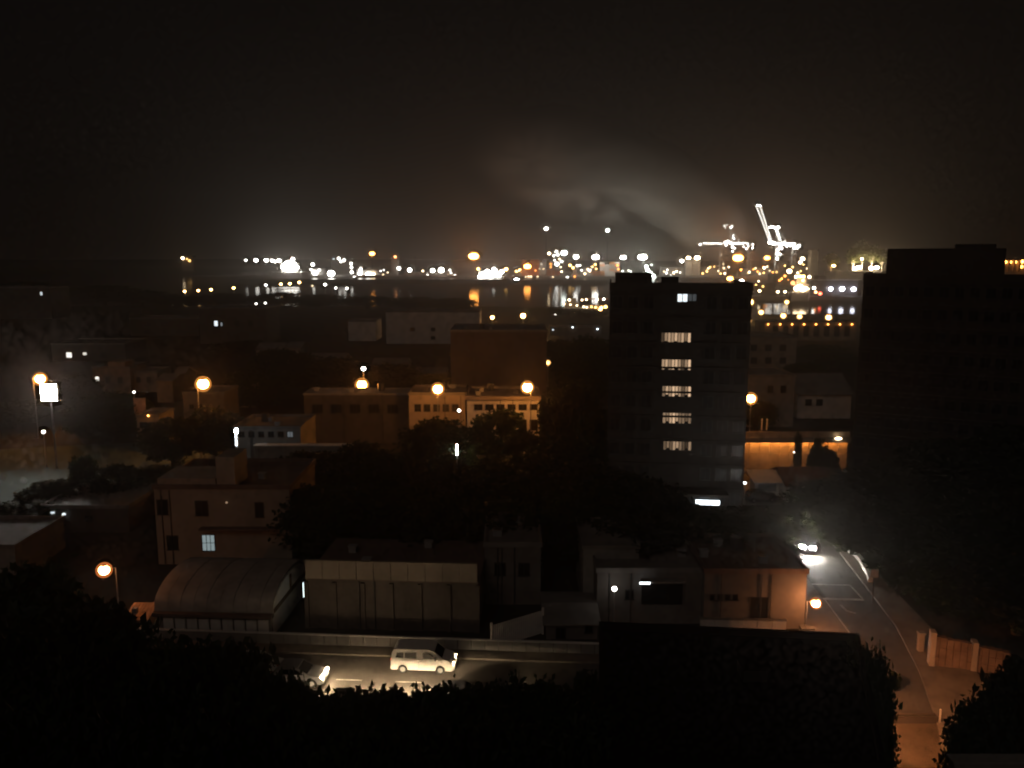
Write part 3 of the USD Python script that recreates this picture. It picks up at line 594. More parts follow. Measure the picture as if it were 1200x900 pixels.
obj('roof_hatch', bx(.8, 2.1, 1.0, 2.3, zr + .101, zr + .75), roofdark, t); obj('vent', MB().bar((-3, -1, zr + .1), (-3, -1, zr + .8), .25, 10).bar((-3, -1, zr + .8), (-3, -1, zr + .95), .4, 10), roofdark, t)
p0 = at(1168, 893, 36)
t = thing('concrete_ledge', 'grey concrete ledge cut by the bottom right corner', 'ledge', (p0[0], p0[1], 0))
obj('wall', bx(-2.0, 4, 0, .5, -.3, p0[2] - .08), concrete, t); obj('coping', bx(-2.1, 4.1, -.1, .6, p0[2] - .077, p0[2] + .04), palecon, t)
t = thing('planter_box', 'long dark planter box across the sandy verge', 'planter', (*ground(1071, 846)[:2], .02))
for s, a in (('side', (-1.55, 1.55, -.25, -.19)), ('side', (-1.55, 1.55, .19, .25)), ('end', (-1.55, -1.49, -.19, .19)), ('end', (1.49, 1.55, -.19, .19))): obj(s, bx(*a, 0, .5), darkcon, t)
obj('soil_fill', bx(-1.48, 1.48, -.18, .18, 0, .42), soil, t)
t = thing('bollard', 'slim white marker post at the right end of the dark planter box', 'bollard', (*ground(1101, 848)[:2], .02))
obj('shaft', MB().bar((0, 0, 0), (0, 0, 1.0), .06, 9), whitewash, t); obj('cap', MB().ball((0, 0, 1.0), .075, 1), whitewash, t)
t = thing('road_sign', 'dark sign pole on the pavement edge beside the side road', 'road sign', (*ground(1022, 708)[:2], .12))
obj('pole', MB().bar((0, 0, 0), (0, 0, 3.3), .06, 8), darksteel, t); obj('sign_plate', bx(-.35, .35, -.09, -.065, 2.5, 3.3), steel, t)
t = thing('white_planter_wall', 'broken line of low white kerb blocks curving up the side road', 'kerb', (*ground(1010, 662)[:2], .12))
pts = [ground(*p)[:2] for p in ((995, 648), (1003, 653), (1009, 660), (1013, 668), (1018, 676), (1020, 684))]
for i in range(5):
    a, b = pts[i] - ground(1010, 662)[:2], pts[i + 1] - ground(1010, 662)[:2]; d_ = (b - a) / np.linalg.norm(b - a); n_ = np.array([-d_[1], d_[0]]) * .22
    obj('kerb_block', MB().slab([a + n_, b - d_ * .08 + n_, b - d_ * .08 - n_, a - n_], 0, .45), whitewash, t)
for px, py, hh, lb in ((1078, 764, 1.5, 'short pale gate pier at the left end of the reddish wall'),):
    q = thing('gate_pier', lb, 'pier', (*ground(px, py)[:2], .1)); obj('shaft', bx(-.2, .2, -.2, .2, 0, hh), plaster, q); obj('cap', bx(-.26, .26, -.26, .26, hh + .002, hh + .12), palecon, q)
D = 138
t = thing('hoarding', 'white hoarding with pale red smudges, left of the orange lamp', 'hoarding', (X(162, D), D, 0)); za, zb = Z(485, D), Z(467, D)
obj('board', bx(X(155, D) - X(162, D), X(169, D) - X(162, D), -.08, .02, za, zb), mat('smudged_print', (.66, .46, .38), .7, .9, .45), t)
obj('frame', MB().box(-1.1, 1.1, -.12, .05, zb, zb + .12).box(-1.1, 1.1, -.12, .05, za - .12, za), steel, t)
for s in (-.8, .8): obj('leg', MB().bar((s, .1, 0), (s, .1, zb), .09, 6), steel, t)
street_lamp(157, 459.5, 140, 'white', .22, 5, 'tiny white lamp standing above the white hoarding')
# square floodlight and other white lights near the court
D = 121
t = thing('floodlight', 'big square white floodlight glaring over the court at far left', 'floodlight', (X(56, D), D, 0)); za, zb = Z(470, D), Z(450, D); w = 1.22
obj('pole', MB().bar((.1, .3, 0), (.1, .3, zb), .17, 8, .12), steel, t)
obj('housing', bx(-w - .02, w + .02, .06, .3, za - .02, zb + .02), steel, t)
for i in range(3):
    for j in range(3):
        a = -w + 2 * w * i / 3; c = za + (zb - za) * j / 3
        obj('lamp', bx(a + .04, a + 2 * w / 3 - .04, -.02, .05, c + .04, c + (zb - za) / 3 - .04), emit('white', (1, .97, .9), 62), t)
D = 110
t = thing('bright_post', 'short white-lit post with a cool lamp at the end of the court', 'lamp post', (X(274, D), D, 0)); za = Z(507, D)
obj('post', MB().bar((0, 0, 0), (0, 0, za), .22, 10, .18), whitewash, t); obj('collar', MB().bar((0, 0, za - .9), (0, 0, za - .75), .35, 10), whitewash, t)
obj('lamp', MB().ball((0, -.05, za + .25), .36, 1, (.8, .8, 1.2)), emit('cool', (.85, .98, 1), 22), t)
obj('tube', bx(-.12, .12, -.32, -.2, za - 1.8, za - .2), emit('cool', (.85, .98, 1), 3), t)
# bright doorway slit and lit bush
t = thing('tube_light_post', 'bright white upright tube light beside the lit green bush', 'lamp', (X(534.5, 108), 108, 0)); za, zb = Z(533, 108), Z(521, 108)
obj('post', MB().bar((0, .15, 0), (0, .15, zb + .1), .08, 6), steel, t); obj('tube', bx(-.13, .13, -.1, .08, za, zb), emit('white', COL['white'], 30), t)

# ------------------------------------------------------------------ vehicles
def vehicle(name, label, cat, loc, rz, prof, glasspolys, width, wheels, paint, taper=.05, wr=.33, head=0, tail=0, group=None, shield=None, rear=None, headcol='white', hs=1.0):
    """prof: side outline (x forward, z up); glasspolys: side windows in the same plane; wheels: x of the axles"""
    t = thing(name, label, cat, loc, rz, group)
    P = Polygon(prof)
    for wx in wheels: P = P.difference(Polygon([(wx + (wr + .07) * math.cos(a), wr + (wr + .07) * math.sin(a)) for a in np.linspace(0, 2 * math.pi, 20)]))
    P = P.buffer(-.05).buffer(.05)
    m = trimesh.creation.extrude_polygon(P, width, engine='earcut'); v = np.asarray(m.vertices).copy()
    def tp(y, z): return y * (1 - taper * (z - .3))
    V = np.stack([v[:, 0], tp(v[:, 2] - width / 2, v[:, 1]), v[:, 1]], 1)
    body = m3.Manifold(m3.Mesh(V.astype(np.float32), m.faces.astype(np.uint32)))
    obj('body', body, paint, t, smooth=35)
    for g in glasspolys:
        G = Polygon(g)
        for s in (-1, 1):
            gm = trimesh.creation.extrude_polygon(G, .02, engine='earcut'); q = np.asarray(gm.vertices)
            y = s * (tp(width / 2, q[:, 1]) + np.where(q[:, 2] > .01, .012, -.008))
            f = gm.faces if s < 0 else gm.faces[:, ::-1]
            obj('side_window', (np.stack([q[:, 0], y, q[:, 1]], 1), f), carglass, t)
    for nm, sh in (('windscreen', shield), ('rear_window', rear)):
        if sh:
            (xa, za), (xb, zb) = sh; n = np.array([zb - za, -(xb - xa)]); n = n / np.linalg.norm(n) * (.015 if nm == 'windscreen' else .015)
            if nm == 'windscreen' and n[0] < 0 or nm == 'rear_window' and n[0] > 0: n = -n
            ya, yb = tp(width / 2, za) - .1, tp(width / 2, zb) - .1
            vv = [(xa + n[0] * k, s * ya, za + n[1] * k) for k in (-1, 1) for s in (-1, 1)] + [(xb + n[0] * k, s * yb, zb + n[1] * k) for k in (-1, 1) for s in (-1, 1)]
            obj(nm, trimesh.convex.convex_hull(np.array(vv)), carglass, t)
    for wx in wheels:
        for s in (-1, 1):
            c = node('wheel', t)
            y0, y1 = (s * width / 2 - s * .22, s * width / 2 - s * .02)
            obj('tyre', MB().bar((wx, y0, wr), (wx, y1, wr), wr, 20), rubber, c); obj('rim', MB().bar((wx, y1, wr), (wx, y1 + s * .012, wr), wr * .62, 14), steel, c)
    xf, xr = max(p[0] for p in prof), min(p[0] for p in prof)
    for s in (-1, 1):
        y = s * (width / 2 - .3)
        zl = .78 if head else .72
        hv = np.array([(xf - .10, zl + .11 * hs), (xf + .035, zl + .09 * hs), (xf - .03, zl - .11 * hs), (xf - .14, zl - .11 * hs)])
        obj('headlight', MB().prism([tuple(q) for q in hv], y - .19 * hs, y + .19 * hs), emit(headcol, COL[headcol], head) if head else palecon, t)
        obj('taillight', bx(xr - .012, xr + .1, y - .02 if s > 0 else y - .16, y + .16 if s > 0 else y + .02, .85, 1.1), emit('red', COL['red'], tail) if tail else redbox, t)
    obj('bumper', bx(xf - .12, xf + .05, -width / 2 + .1, width / 2 - .1, .34, .52), paint, t); obj('bumper', bx(xr - .05, xr + .12, -width / 2 + .1, width / 2 - .1, .34, .52), paint, t)
    return t
VAN = [(0, .34), (.0, .95), (.10, 1.62), (.22, 1.86), (.45, 1.95), (2.95, 1.97), (3.35, 1.86), (4.02, 1.26), (4.62, 1.06), (4.86, .86), (4.9, .42), (4.78, .3), (.1, .3)]
gv = ground(496, 785.5)
tv = vehicle('white_van', 'white minibus van driving right along the lit street', 'van', (*(street(0, .4) - SU * 2.45), .006), -4, VAN,
    [[(.38, 1.28), (.50, 1.68), (1.02, 1.70), (1.02, 1.26)], [(1.10, 1.26), (1.10, 1.70), (2.02, 1.72), (2.02, 1.24)], [(2.52, 1.22), (2.52, 1.72), (3.05, 1.72), (3.72, 1.22)]], 1.86, [.93, 3.86], carwhite, head=26, tail=5,
    shield=((3.42, 1.80), (4.0, 1.28)), rear=((.06, 1.3), (.16, 1.72)), headcol='warm')
for s in (-1, 1): obj('door_handle', bx(2.25, 2.42, s * .90 - .015, s * .90 + .015, 1.02, 1.06), darksteel, tv); obj('wing_mirror', bx(3.45, 3.6, s * .98 - .1, s * .98 + .1, 1.18, 1.4), cardark, tv)
obj('door_seam', MB().box(2.20, 2.215, -.925, -.90, .45, 1.2).box(3.72, 3.735, -.925, -.90, .55, 1.15), cardark, tv)
HATCH = [(0, .35), (0, .8), (.12, 1.0), (.5, 1.40), (1.0, 1.48), (2.0, 1.47), (2.85, 1.0), (3.75, .84), (3.95, .68), (3.98, .38), (3.85, .28), (.1, .28)]
HG = [[(.55, 1.02), (.75, 1.36), (1.42, 1.39), (1.42, 1.0)], [(1.5, 1.0), (1.5, 1.39), (1.95, 1.38), (2.55, 1.0)]]
hk = dict(width=1.7, wheels=[.7, 3.15], wr=.31, shield=((2.08, 1.42), (2.8, 1.02)), rear=((.15, 1.04), (.5, 1.38)))
def car(label, px, py, rz, paint, head=0, tail=0, ground_z=.01, **kw):
    g = ground(px, py); c = math.radians(rz)
    return vehicle('parked_car' if not head and not tail else 'car', label, 'car', (g[0] - 2 * math.cos(c), g[1] - 2 * math.sin(c), ground_z), rz, HATCH, HG, paint=paint, head=head, tail=tail, **{**hk, **kw})
car('grey car with glaring headlights coming out from the dark trees, left of the van', 352, 799, -4, cargrey, head=240, headcol='warm', tail=0)
car('dark car showing one red tail light above the near trees, right of the lit road', 545, 826, 2, cardark, tail=3)
car('car with two glaring white headlights coming down the side road', 947, 643, -112, cardark, head=1050, headcol='white', hs=1.5)
car('white car half hidden by the near trees on the left', 305, 789, -4, carwhite)
car('dark parked car with a pale bonnet on the grey plaza beside the tower', 918, 573, 20, carwhite)
car('dark parked car at the front of the grey plaza', 892, 587, 5, cardark)

# ------------------------------------------------------------------ trees
def leaf_mesh(n_clump, per, rad, h0, h1, size, seed, flat=1.0, gaps=.42):
    r = np.random.default_rng(seed); V, F = [], []
    cz, hz = (h0 + h1) / 2, (h1 - h0) / 2
    c = r.normal(size=(n_clump * 3, 3)); c /= np.linalg.norm(c, axis=1)[:, None]
    c *= (r.uniform(.25, 1, size=(len(c), 1)) ** .45)
    keep = meshkit.fbm(c * 2.3 + seed * 7.1, 3, seed) > gaps
    c = c[keep][:n_clump]; k = len(c)
    lump = 0.72 + .55 * meshkit.fbm(c * 1.7 + 31 + seed, 2, seed)
    ctr = c * lump[:, None] * np.array([rad, rad, hz]) + (0, 0, cz)
    p = np.repeat(ctr, per, 0) + r.normal(size=(k * per, 3)) * np.array([.42, .42, .30]) * (rad / 4)
    nrm = r.normal(size=p.shape) + np.array([0, 0, .6]); nrm /= np.linalg.norm(nrm, axis=1)[:, None]
    u = np.cross(nrm, r.normal(size=p.shape)); u /= np.linalg.norm(u, axis=1)[:, None]; w = np.cross(nrm, u)
    s = size * r.uniform(.6, 1.3, size=(len(p), 1))
    quad = np.stack([p - u * s, p + w * s * .55 - nrm * s * .15, p + u * s, p - w * s * .55 - nrm * s * .15], 1).reshape(-1, 3)
    i = np.arange(len(p)) * 4
    f = np.vstack([np.stack([i, i + 1, i + 2], 1), np.stack([i, i + 2, i + 3], 1)])
    return quad, f
def limbs(h0, h1, rad, seed, rt=.28):
    r = random.Random(seed); m = MB().bar((0, 0, -.3), (.1, 0, h0 + .6), rt * 1.2, 8, rt * .8)
    for k in range(7):
        a = k * 2.4 + r.random(); e = np.array([math.cos(a) * rad * .6, math.sin(a) * rad * .6, h0 + (h1 - h0) * r.uniform(.35, .8)])
        mid = np.array([e[0] * .4, e[1] * .4, h0 + (e[2] - h0) * .65]); m.bar((.1, 0, h0 + .2 * k * .3), mid, rt * .5, 6, rt * .3); m.bar(mid, e, rt * .3, 5, rt * .08)
    return m
TREES = {}
def make_tree(kind, name, label, loc, rz, scale, group):
    t = thing(name, label, 'tree', loc, rz, group, scale)
    if kind == 0: obj('trunk', limbs(2.2, 9.0, 4, 1), bark, t); obj('crown', leaf_mesh(420, 15, 4.0, 2.0, 10.0, .34, 3), leaf, t)
    if kind == 1: obj('trunk', limbs(2.6, 9.0, 4, 2), bark, t); obj('crown', leaf_mesh(380, 15, 4.0, 2.4, 10.0, .38, 8, gaps=.45), leaf2, t)
    if kind == 2: obj('trunk', limbs(1.2, 9.3, 3, 3), bark, t); obj('crown', leaf_mesh(520, 15, 4.0, .8, 10.0, .32, 15, gaps=.36), leaf, t)
    if kind == 3:
        r = random.Random(4)
        obj('trunk', MB().bar((0, 0, -.3), (.15, 0, 4), .32, 9, .24).bar((.15, 0, 4), (.1, .1, 8), .24, 9, .2), bark, t)
        m = MB()
        for k in range(22):
            a = k * 2.399; el = r.uniform(-.25, 1.1); L = r.uniform(3.0, 3.9); prev = np.array([.1, .1, 8.0]); d = np.array([math.cos(a) * math.cos(el), math.sin(a) * math.cos(el), math.sin(el)])
            for s in range(7):
                cur = prev + d * L / 7; side = np.cross(d, (0, 0, 1)); side /= max(np.linalg.norm(side), 1e-3); wdt = .62 * math.sin((s + 1) / 8 * math.pi) + .08
                for q in (-1, 1):
                    tip = (prev + cur) / 2 + side * q * wdt + d * .35 + np.array([0, 0, -.22]); m.add([prev, cur, tip], [(0, 1, 2)])
                    tip2 = cur + side * q * wdt * .9 + d * .3 + np.array([0, 0, -.25]); m.add([(prev + cur) / 2, cur, tip2], [(0, 1, 2)])
                prev = cur; d = d + np.array([0, 0, -.20]); d /= np.linalg.norm(d)
        obj('crown', m, frond, t)
    return t
NAMES = ['broad_tree', 'broad_tree', 'dense_tree', 'palm_tree']
def tree(px, py, D, wpx, kind, label, group=None, base=0.0, name=None):
    top = at(px, py, D); h = top[2] - base; r = wpx * D / 960 / 2
    sc = (r / 4 * 1.06, r / 4 * 1.06, h / 10) if kind < 3 else (h / 9.3,) * 3
    rz = rng.uniform(0, 360); loc = (top[0], D, base); nm = name or NAMES[kind]; key = (kind, nm)
    if key not in TREES: TREES[key] = make_tree(kind, nm, label, loc, rz, sc, group); return TREES[key]
    return dup(TREES[key], loc, rz, sc, label, group)
LFT, BOT, MID, RGT = 'black tree crowns along the lower left', 'black tree crowns along the bottom edge', 'black tree crowns massed in front of the tower', 'big dark trees massed on the right'
lab_l = 'black tree crown in the unlit mass along the lower left'
for i, (px, py, D_, w_) in enumerate([(20, 672, 46, 170), (95, 712, 44, 130), (150, 738, 42, 110), (205, 752, 41, 130), (268, 762, 41, 110), (320, 793, 40, 90), (-40, 730, 38, 180), (70, 770, 37, 160), (170, 790, 36, 150), (255, 812, 36, 140), (110, 840, 31, 180), (10, 835, 31, 180), (210, 850, 31, 170)]):
    tree(px, py, D_, w_, (0, 1, 2)[i % 3], lab_l, LFT)
lab_b = 'black tree crown in the unlit mass along the bottom edge'
for i, (px, py, D_, w_) in enumerate([(352, 806, 41, 90), (402, 812, 40, 110), (440, 814, 40, 110), (480, 814, 40, 110), (520, 815, 40, 110), (560, 812, 41, 100), (600, 800, 42, 80), (645, 803, 42, 90), (690, 795, 42, 80), (330, 850, 34, 130), (420, 850, 34, 140), (510, 848, 34, 140), (600, 845, 35, 140), (680, 835, 36, 130)]):
    tree(px, py, D_, w_, (2, 0, 1)[i % 3], lab_b, BOT)
tree(1018, 756, 44, 66, 2, 'dark leafy tree softening the right corner of the foreground roof')
tree(1030, 815, 42, 44, 0, 'lower dark tree at the right side of the foreground roof')
tree(1165, 815, 40, 95, 2, 'rounded black tree filling the lower right corner, left one')
tree(1228, 776, 40, 120, 1, 'taller black tree at the lower right edge of the view')
lab_m = 'black tree crown in the dark mass before the tower and behind the workshop'
for i, (px, py, D_, w_) in enumerate([(360, 532, 98, 90), (418, 520, 104, 70), (470, 532, 98, 90), (520, 548, 92, 90), (590, 538, 96, 110), (660, 520, 100, 100), (690, 545, 90, 100), (750, 560, 84, 110), (820, 596, 84, 100), (880, 600, 84, 90), (370, 570, 84, 100), (440, 575, 82, 110), (520, 585, 80, 110), (600, 590, 80, 100), (675, 590, 80, 100), (760, 605, 76, 120), (850, 622, 76, 110), (905, 632, 78, 60)]):
    tree(px, py, D_, w_, (1, 2, 0)[i % 3], lab_m, MID)
lab_r = 'big dark tree in the unlit mass on the right beside the side road'
for i, (px, py, D_, w_) in enumerate([(990, 566, 92, 120), (1060, 545, 90, 130), (1130, 520, 92, 140), (1200, 500, 92, 140), (1010, 590, 84, 110), (1085, 590, 80, 130), (1160, 580, 78, 150), (1225, 580, 76, 150), (1075, 640, 74, 90), (1130, 640, 70, 120), (1200, 650, 66, 140), (1205, 700, 66, 90), (1120, 688, 70, 80)]):
    tree(px, py, D_, w_, (2, 1, 0)[i % 3], lab_r, RGT)
tree(582, 480, 117, 62, 0, 'leafy tree silhouetted against the orange colonnade')
tree(612, 505, 112, 40, 1, 'smaller dark tree right of the silhouetted leafy tree')
tree(510, 492, 112, 80, 2, 'dark rounded tree in front of the low orange-lit building')
tree(668, 455, 112, 70, 1, 'tall dark tree between the lamp and the tower')
tree(696, 480, 106, 50, 0, 'dark tree touching the left side of the tower')
tree(125, 462, 140, 90, 2, 'broad dark tree right of the square floodlight')
tree(200, 492, 120, 70, 1, 'dark tree below the orange lamp by the gabled houses')
tree(250, 478, 124, 60, 0, 'dark tree right of the orange lamp by the gabled houses')
tree(175, 548, 104, 60, 1, 'dark tree at the right end of the pale court')
tree(130, 545, 100, 46, 0, 'small dark tree standing against the pale court, middle one')
tree(97, 534, 104, 30, 2, 'narrow dark tree standing against the pale court, left one')
tree(60, 566, 98, 70, 1, 'dark bushy tree at the lower left edge of the pale court')
tree(30, 590, 92, 90, 2, 'dark tree below the pale court at the left edge of the view')
tree(225, 542, 104, 60, 2, 'dark tree before the cream three-storey house')
tree(960, 514, 109, 20, 2, 'rounded shrub-like tree silhouetted on the orange wall')
tree(975, 528, 108, 18, 0, 'small tree at the right end of the orange wall')
tree(936, 508, 111, 9, 1, 'thin leaning tree silhouetted on the orange wall')
tree(742, 316, 150, 90, 2, 'rounded dark tree crown showing above the tower roof') if False else None
for i, (px, py, D_, w_) in enumerate([(330, 410, 200, 70), (390, 420, 190, 80), (450, 428, 185, 80), (505, 440, 180, 60), (300, 432, 170, 70), (80, 440, 170, 60), (20, 470, 150, 70), (690, 395, 180, 70), (660, 400, 210, 60), (280, 400, 260, 60), (960, 405, 250, 60), (985, 415, 230, 50), (945, 425, 200, 50), (890, 470, 150, 40)]):
    tree(px, py, D_, w_, (0, 2, 1)[i % 3], 'dim tree crown among the unlit blocks before the harbour', 'dim tree crowns among the unlit blocks before the harbour')
for i, (px, py, D_, w_) in enumerate([(20, 338, 520, 60), (70, 345, 520, 50), (120, 342, 530, 60), (165, 348, 520, 46), (210, 352, 520, 40), (262, 351, 520, 44), (325, 350, 520, 40), (372, 352, 520, 44), (430, 354, 500, 40), (480, 355, 500, 46), (530, 356, 490, 40), (690, 371, 430, 40), (640, 368, 440, 34)]):
    tree(px, py - 7, D_, w_ * 1.3, (0, 2, 1)[i % 3], 'dark shore tree along the near edge of the harbour water', 'dark shore trees along the near edge of the water')
# lit bush
tb = thing('lit_bush', 'green bush lit white beside the upright tube light', 'bush', (X(556, 106.5), 106.5, 0))
obj('stem', MB().bar((0, 0, -.2), (0, 0, 1.5), .08, 6), bark, tb); obj('foliage', leaf_mesh(130, 12, 1.6, .2, Z(517, 106.5), .2, 5), leafmat('bush_leaf', (.10, .16, .06), (.2, .28, .11)), tb)
t = thing('shrub', 'small upright dark shrub on the edge of the sandy verge', 'shrub', (*ground(1048, 810)[:2], 0))
obj('stem', MB().bar((0, 0, -.1), (0, 0, .9), .04, 6), bark, t); obj('foliage', leaf_mesh(80, 10, .42, .1, 1.65, .1, 21, gaps=.3), leaf, t)

# ------------------------------------------------------------------ the harbour
PG = 1.2                                                           # quay height
def port(name, label, cat, D, boxes=(), lamps=(), masts=(), group=None, base=PG, bars=()):
    """boxes: (part, px0, px1, py0, py1 or None, depth, material, setback); lamps: (px, py, radius, colour, strength)"""
    px_all = [b[1] for b in boxes] + [b[2] for b in boxes] + [l[0] for l in lamps] + [m[0] for m in masts]
    pc = (min(px_all) + max(px_all)) / 2; o = np.array([X(pc, D, 315), D, base])
    t = thing(name, label, cat, o, 0, group)
    for pn, a, b, c, d, dep, m_, back in boxes:
        z0 = 0.0 if d is None else Z(d, D) - base
        obj(pn, bx(X(a, D, c) - o[0], X(b, D, c) - o[0], back, back + dep, z0, Z(c, D) - base), m_, t)
    for pn, p, q, r in bars:
        obj(pn, MB().bar(at(p[0], p[1], D) - o, at(q[0], q[1], D) - o, r, 6), steel, t)
    for m_ in masts:
        px, py = m_[:2]; p = at(px, py, D) - o
        obj('mast', MB().bar((p[0], .8, 0), (p[0], .8, p[2] + 1), .38, 7, .22), steel, t)
    for l in lamps:
        p = at(l[0], l[1], D - .5) - o; lens(p, l[2] * FR, l[3], round(l[4] * FAR, 2), t, (1, .8, .9))
    return t
def high_mast(px, py, D, cname, R, n, r, S, label, base=PG, group=None):
    """harbour light mast: tall pole, ring head and a ring of floodlights"""
    p = at(px, py, D); h = p[2] - base
    t = thing('light_mast', label, 'light mast', (p[0], D, base), 0, group)
    obj('pole', MB().bar((0, 0, 0), (0, 0, h + .6), .55, 9, .28), steel, t)
    if cname in HALO: obj('frosted_globe', MB().ball((0, 0, h - .3), (R * .6 + r * 1.7) * 1.28, 3), halo_mat(cname), t, smooth=True)  # glowing shell imitating the halo round the mast head
    R = R * .6; r = r * 1.6
    if R > 0:
        ring = MB()
        for k in range(12):
            a, b = k / 12 * 2 * math.pi, (k + 1) / 12 * 2 * math.pi
            ring.bar((R * math.cos(a), R * math.sin(a), h + .4), (R * math.cos(b), R * math.sin(b), h + .4), .12, 4)
        for k in range(4): a = k * math.pi / 2; ring.bar((0, 0, h + .4), (R * math.cos(a), R * math.sin(a), h + .4), .1, 4)
        obj('ring', ring, steel, t)
        for k in range(n):
            a = 2 * math.pi * k / n + .3; lens((R * math.cos(a), R * math.sin(a), h - .3), r * FR, cname, round(S * FAR, 2), t, (1, 1, .8))
    else:
        obj('bracket', MB().bar((-r, .4, h + r), (r, .4, h + r), .15, 4), steel, t); lens((0, 0, h), r * FR, cname, round(S * FAR, 2), t)
    return t
high_mast(555, 300, 1280, 'sodium', 3.6, 7, 2.6, 46, 'very bright orange light mast standing alone over the white-lit quay left of centre')
high_mast(436, 297, 1300, 'sodium', 1.8, 4, 1.5, 24, 'smaller orange light mast left of the centre, above white-lit sheds')
high_mast(618, 312, 1240, 'sodium', 2.2, 5, 1.9, 36, 'orange light mast glaring among red containers right of centre')
high_mast(698, 301, 1290, 'white', 2.6, 6, 1.9, 34, 'bright white light mast left of the tower, leftmost of three big white ones')
high_mast(730.5, 301.5, 1290, 'white', 2.2, 5, 1.6, 28, 'bright white light mast at the tower left edge, middle of three big white ones')
high_mast(753, 301, 1270, 'green', 4.2, 8, 2.1, 40, 'largest greenish-white light mast over the tower roof')
high_mast(807, 302, 1300, 'warm', 1.2, 3, 1.3, 22, 'warm white lamp right of the tower roof, left one of a pair')
high_mast(817, 302, 1300, 'warm', 2.0, 4, 1.6, 24, 'warm white lamp right of the tower roof, right one of a pair')
high_mast(799, 306, 1310, 'white', 0, 1, 1.5, 10, 'small white mast light just left of the warm pair over the tower')
high_mast(865, 302, 1180, 'sodium', 3.6, 7, 2.4, 46, 'huge glaring orange light mast below the lowered crane boom')
high_mast(899, 302, 1200, 'sodium', 1.8, 4, 1.5, 24, 'orange light mast close left of the white-lit leg of the raised crane')
high_mast(855.5, 326, 800, 'sodium', 1.2, 4, 1.1, 26, 'orange light mast lower down, right of the tower under the huge orange glare', base=0)
high_mast(869, 329, 790, 'white', .8, 3, .9, 20, 'white light mast lower down beside the orange one right of the tower', base=0)
high_mast(605.5, 328, 1180, 'blue', 1.4, 4, 1.4, 34, 'bluish white light at the water edge left of the red containers', base=-1.6)
high_mast(640, 268, 1420, 'white', 0, 1, 1.7, 8, 'tiny white light on top of a very tall mast right of centre')
high_mast(712, 270, 1420, 'green', 0, 1, 1.7, 8, 'tiny greenish light on top of a very tall mast left of the tower')
high_mast(661, 296.5, 1300, 'green', 0, 1, 2.2, 20, 'greenish white lamp right of the white-lit scaffold tower')
high_mast(675, 301, 1300, 'white', 0, 1, 2.0, 16, 'white lamp left of the leftmost big white light mast')
for i, (px, py, r) in enumerate([(288, 305, 1.1), (300, 305, 1.7), (312, 305, 1.7), (319, 305.5, 1.5), (322.5, 306.5, 1.2), (327, 305.5, 1.7)]):
    high_mast(px, py, 1420, 'white', 0, 1, r, 11 if i else 5, ('leftmost and faintest', 'second', 'third', 'fourth', 'fifth', 'rightmost')[i] + ' white light of the short row left of the bright floodlit ship', group='row of small white lights left of the bright floodlit ship')
for px, py, c, r, S, lb in ((311.5, 334, 'white', 1.0, 9, 'white light below the row of small lights, left of the amber jetty lamps'), (381, 333.5, 'white', 1.1, 12, 'added light imitating a white reflection at the waterline right of the amber jetty lamps'),  # the waterline one is an added light imitating a harbour reflection
                            (393.5, 337.5, 'white', .9, 9, 'added light imitating a white reflection low on the water, second right of the amber jetty lamps'), (406.5, 338, 'white', 1.0, 10, 'added light imitating a white reflection low on the water, third right of the amber jetty lamps'), (366, 335, 'warm', .8, 2.5, 'faint warm light on the water just right of the amber jetty lamps'),  # the white ones are added lights imitating port lights mirrored in the water
                            (300, 356, 'white', .7, 6, 'white light on the near shore, left one of a small pair'), (311, 355.2, 'white', .7, 7, 'white light on the near shore, right one of a small pair')):
    p_ = at(px, py, 640); b = thing('moored_buoy_light' if py < 350 else 'globe_lamp', lb, 'buoy' if py < 350 else 'lamp post', (p_[0], 640 if py < 350 else 440, -1.6 if py < 350 else 0), 0)
    if py < 350:
        obj('float', MB().bar((0, 0, -.5), (0, 0, .7), 1.3, 12), redbox, b); obj('tower', MB().bar((0, 0, .7), (0, 0, p_[2] + 1.6 - r), .5, 6, .15), steel, b); lens((0, 0, p_[2] + 1.6), r, c, S, b)
    else:
        p2 = at(px, py, 440); b.GetAttribute('xformOp:translate').Set(Gf.Vec3d(p2[0], 440, 0)); obj('pole', MB().bar((0, 0, 0), (0, 0, p2[2]), .1, 6), steel, b); lens((0, 0, p2[2]), .6, c, S, b)
# jetties with amber lamps
def jetty(label, px0, px1, D, lamps, r, S):
    x0, x1 = X(px0, D, 341), X(px1, D, 341); xc = (x0 + x1) / 2
    t = thing('jetty', label, 'jetty', (xc, D, -1.6)); obj('deck', bx(x0 - xc, x1 - xc, 0, 6, 1.4, 1.9), woodpost, t)
    for k in range(9):
        for y in (.5, 5.5): x = (x0 - xc) + 1 + (x1 - x0 - 2) * k / 8; obj('pile', MB().bar((x, y, -1), (x, y, 1.4), .3, 7), woodpost, t)
    for px, py, c in lamps:
        p = at(px, py, D) - np.array([xc, D, -1.6]); g = node('lamp_post', t)
        obj('pole', MB().bar((p[0], 1, 1.9), (p[0], 1, p[2]), .16, 6), steel, g); lens((p[0], .6, p[2]), r, c, S, g)
jetty('low jetty with four amber lamps mirrored in the water at far left', 204, 282, 640, [(216, 341.5, 'amber'), (232, 340.5, 'amber'), (247, 339.5, 'amber'), (273.5, 337.5, 'amber')], 1.05, 20)
jetty('farther jetty with three amber lamps right of the first jetty', 322, 358, 800, [(329, 333, 'amber'), (339.5, 332.5, 'amber'), (350.5, 331, 'amber')], 1.35, 22)
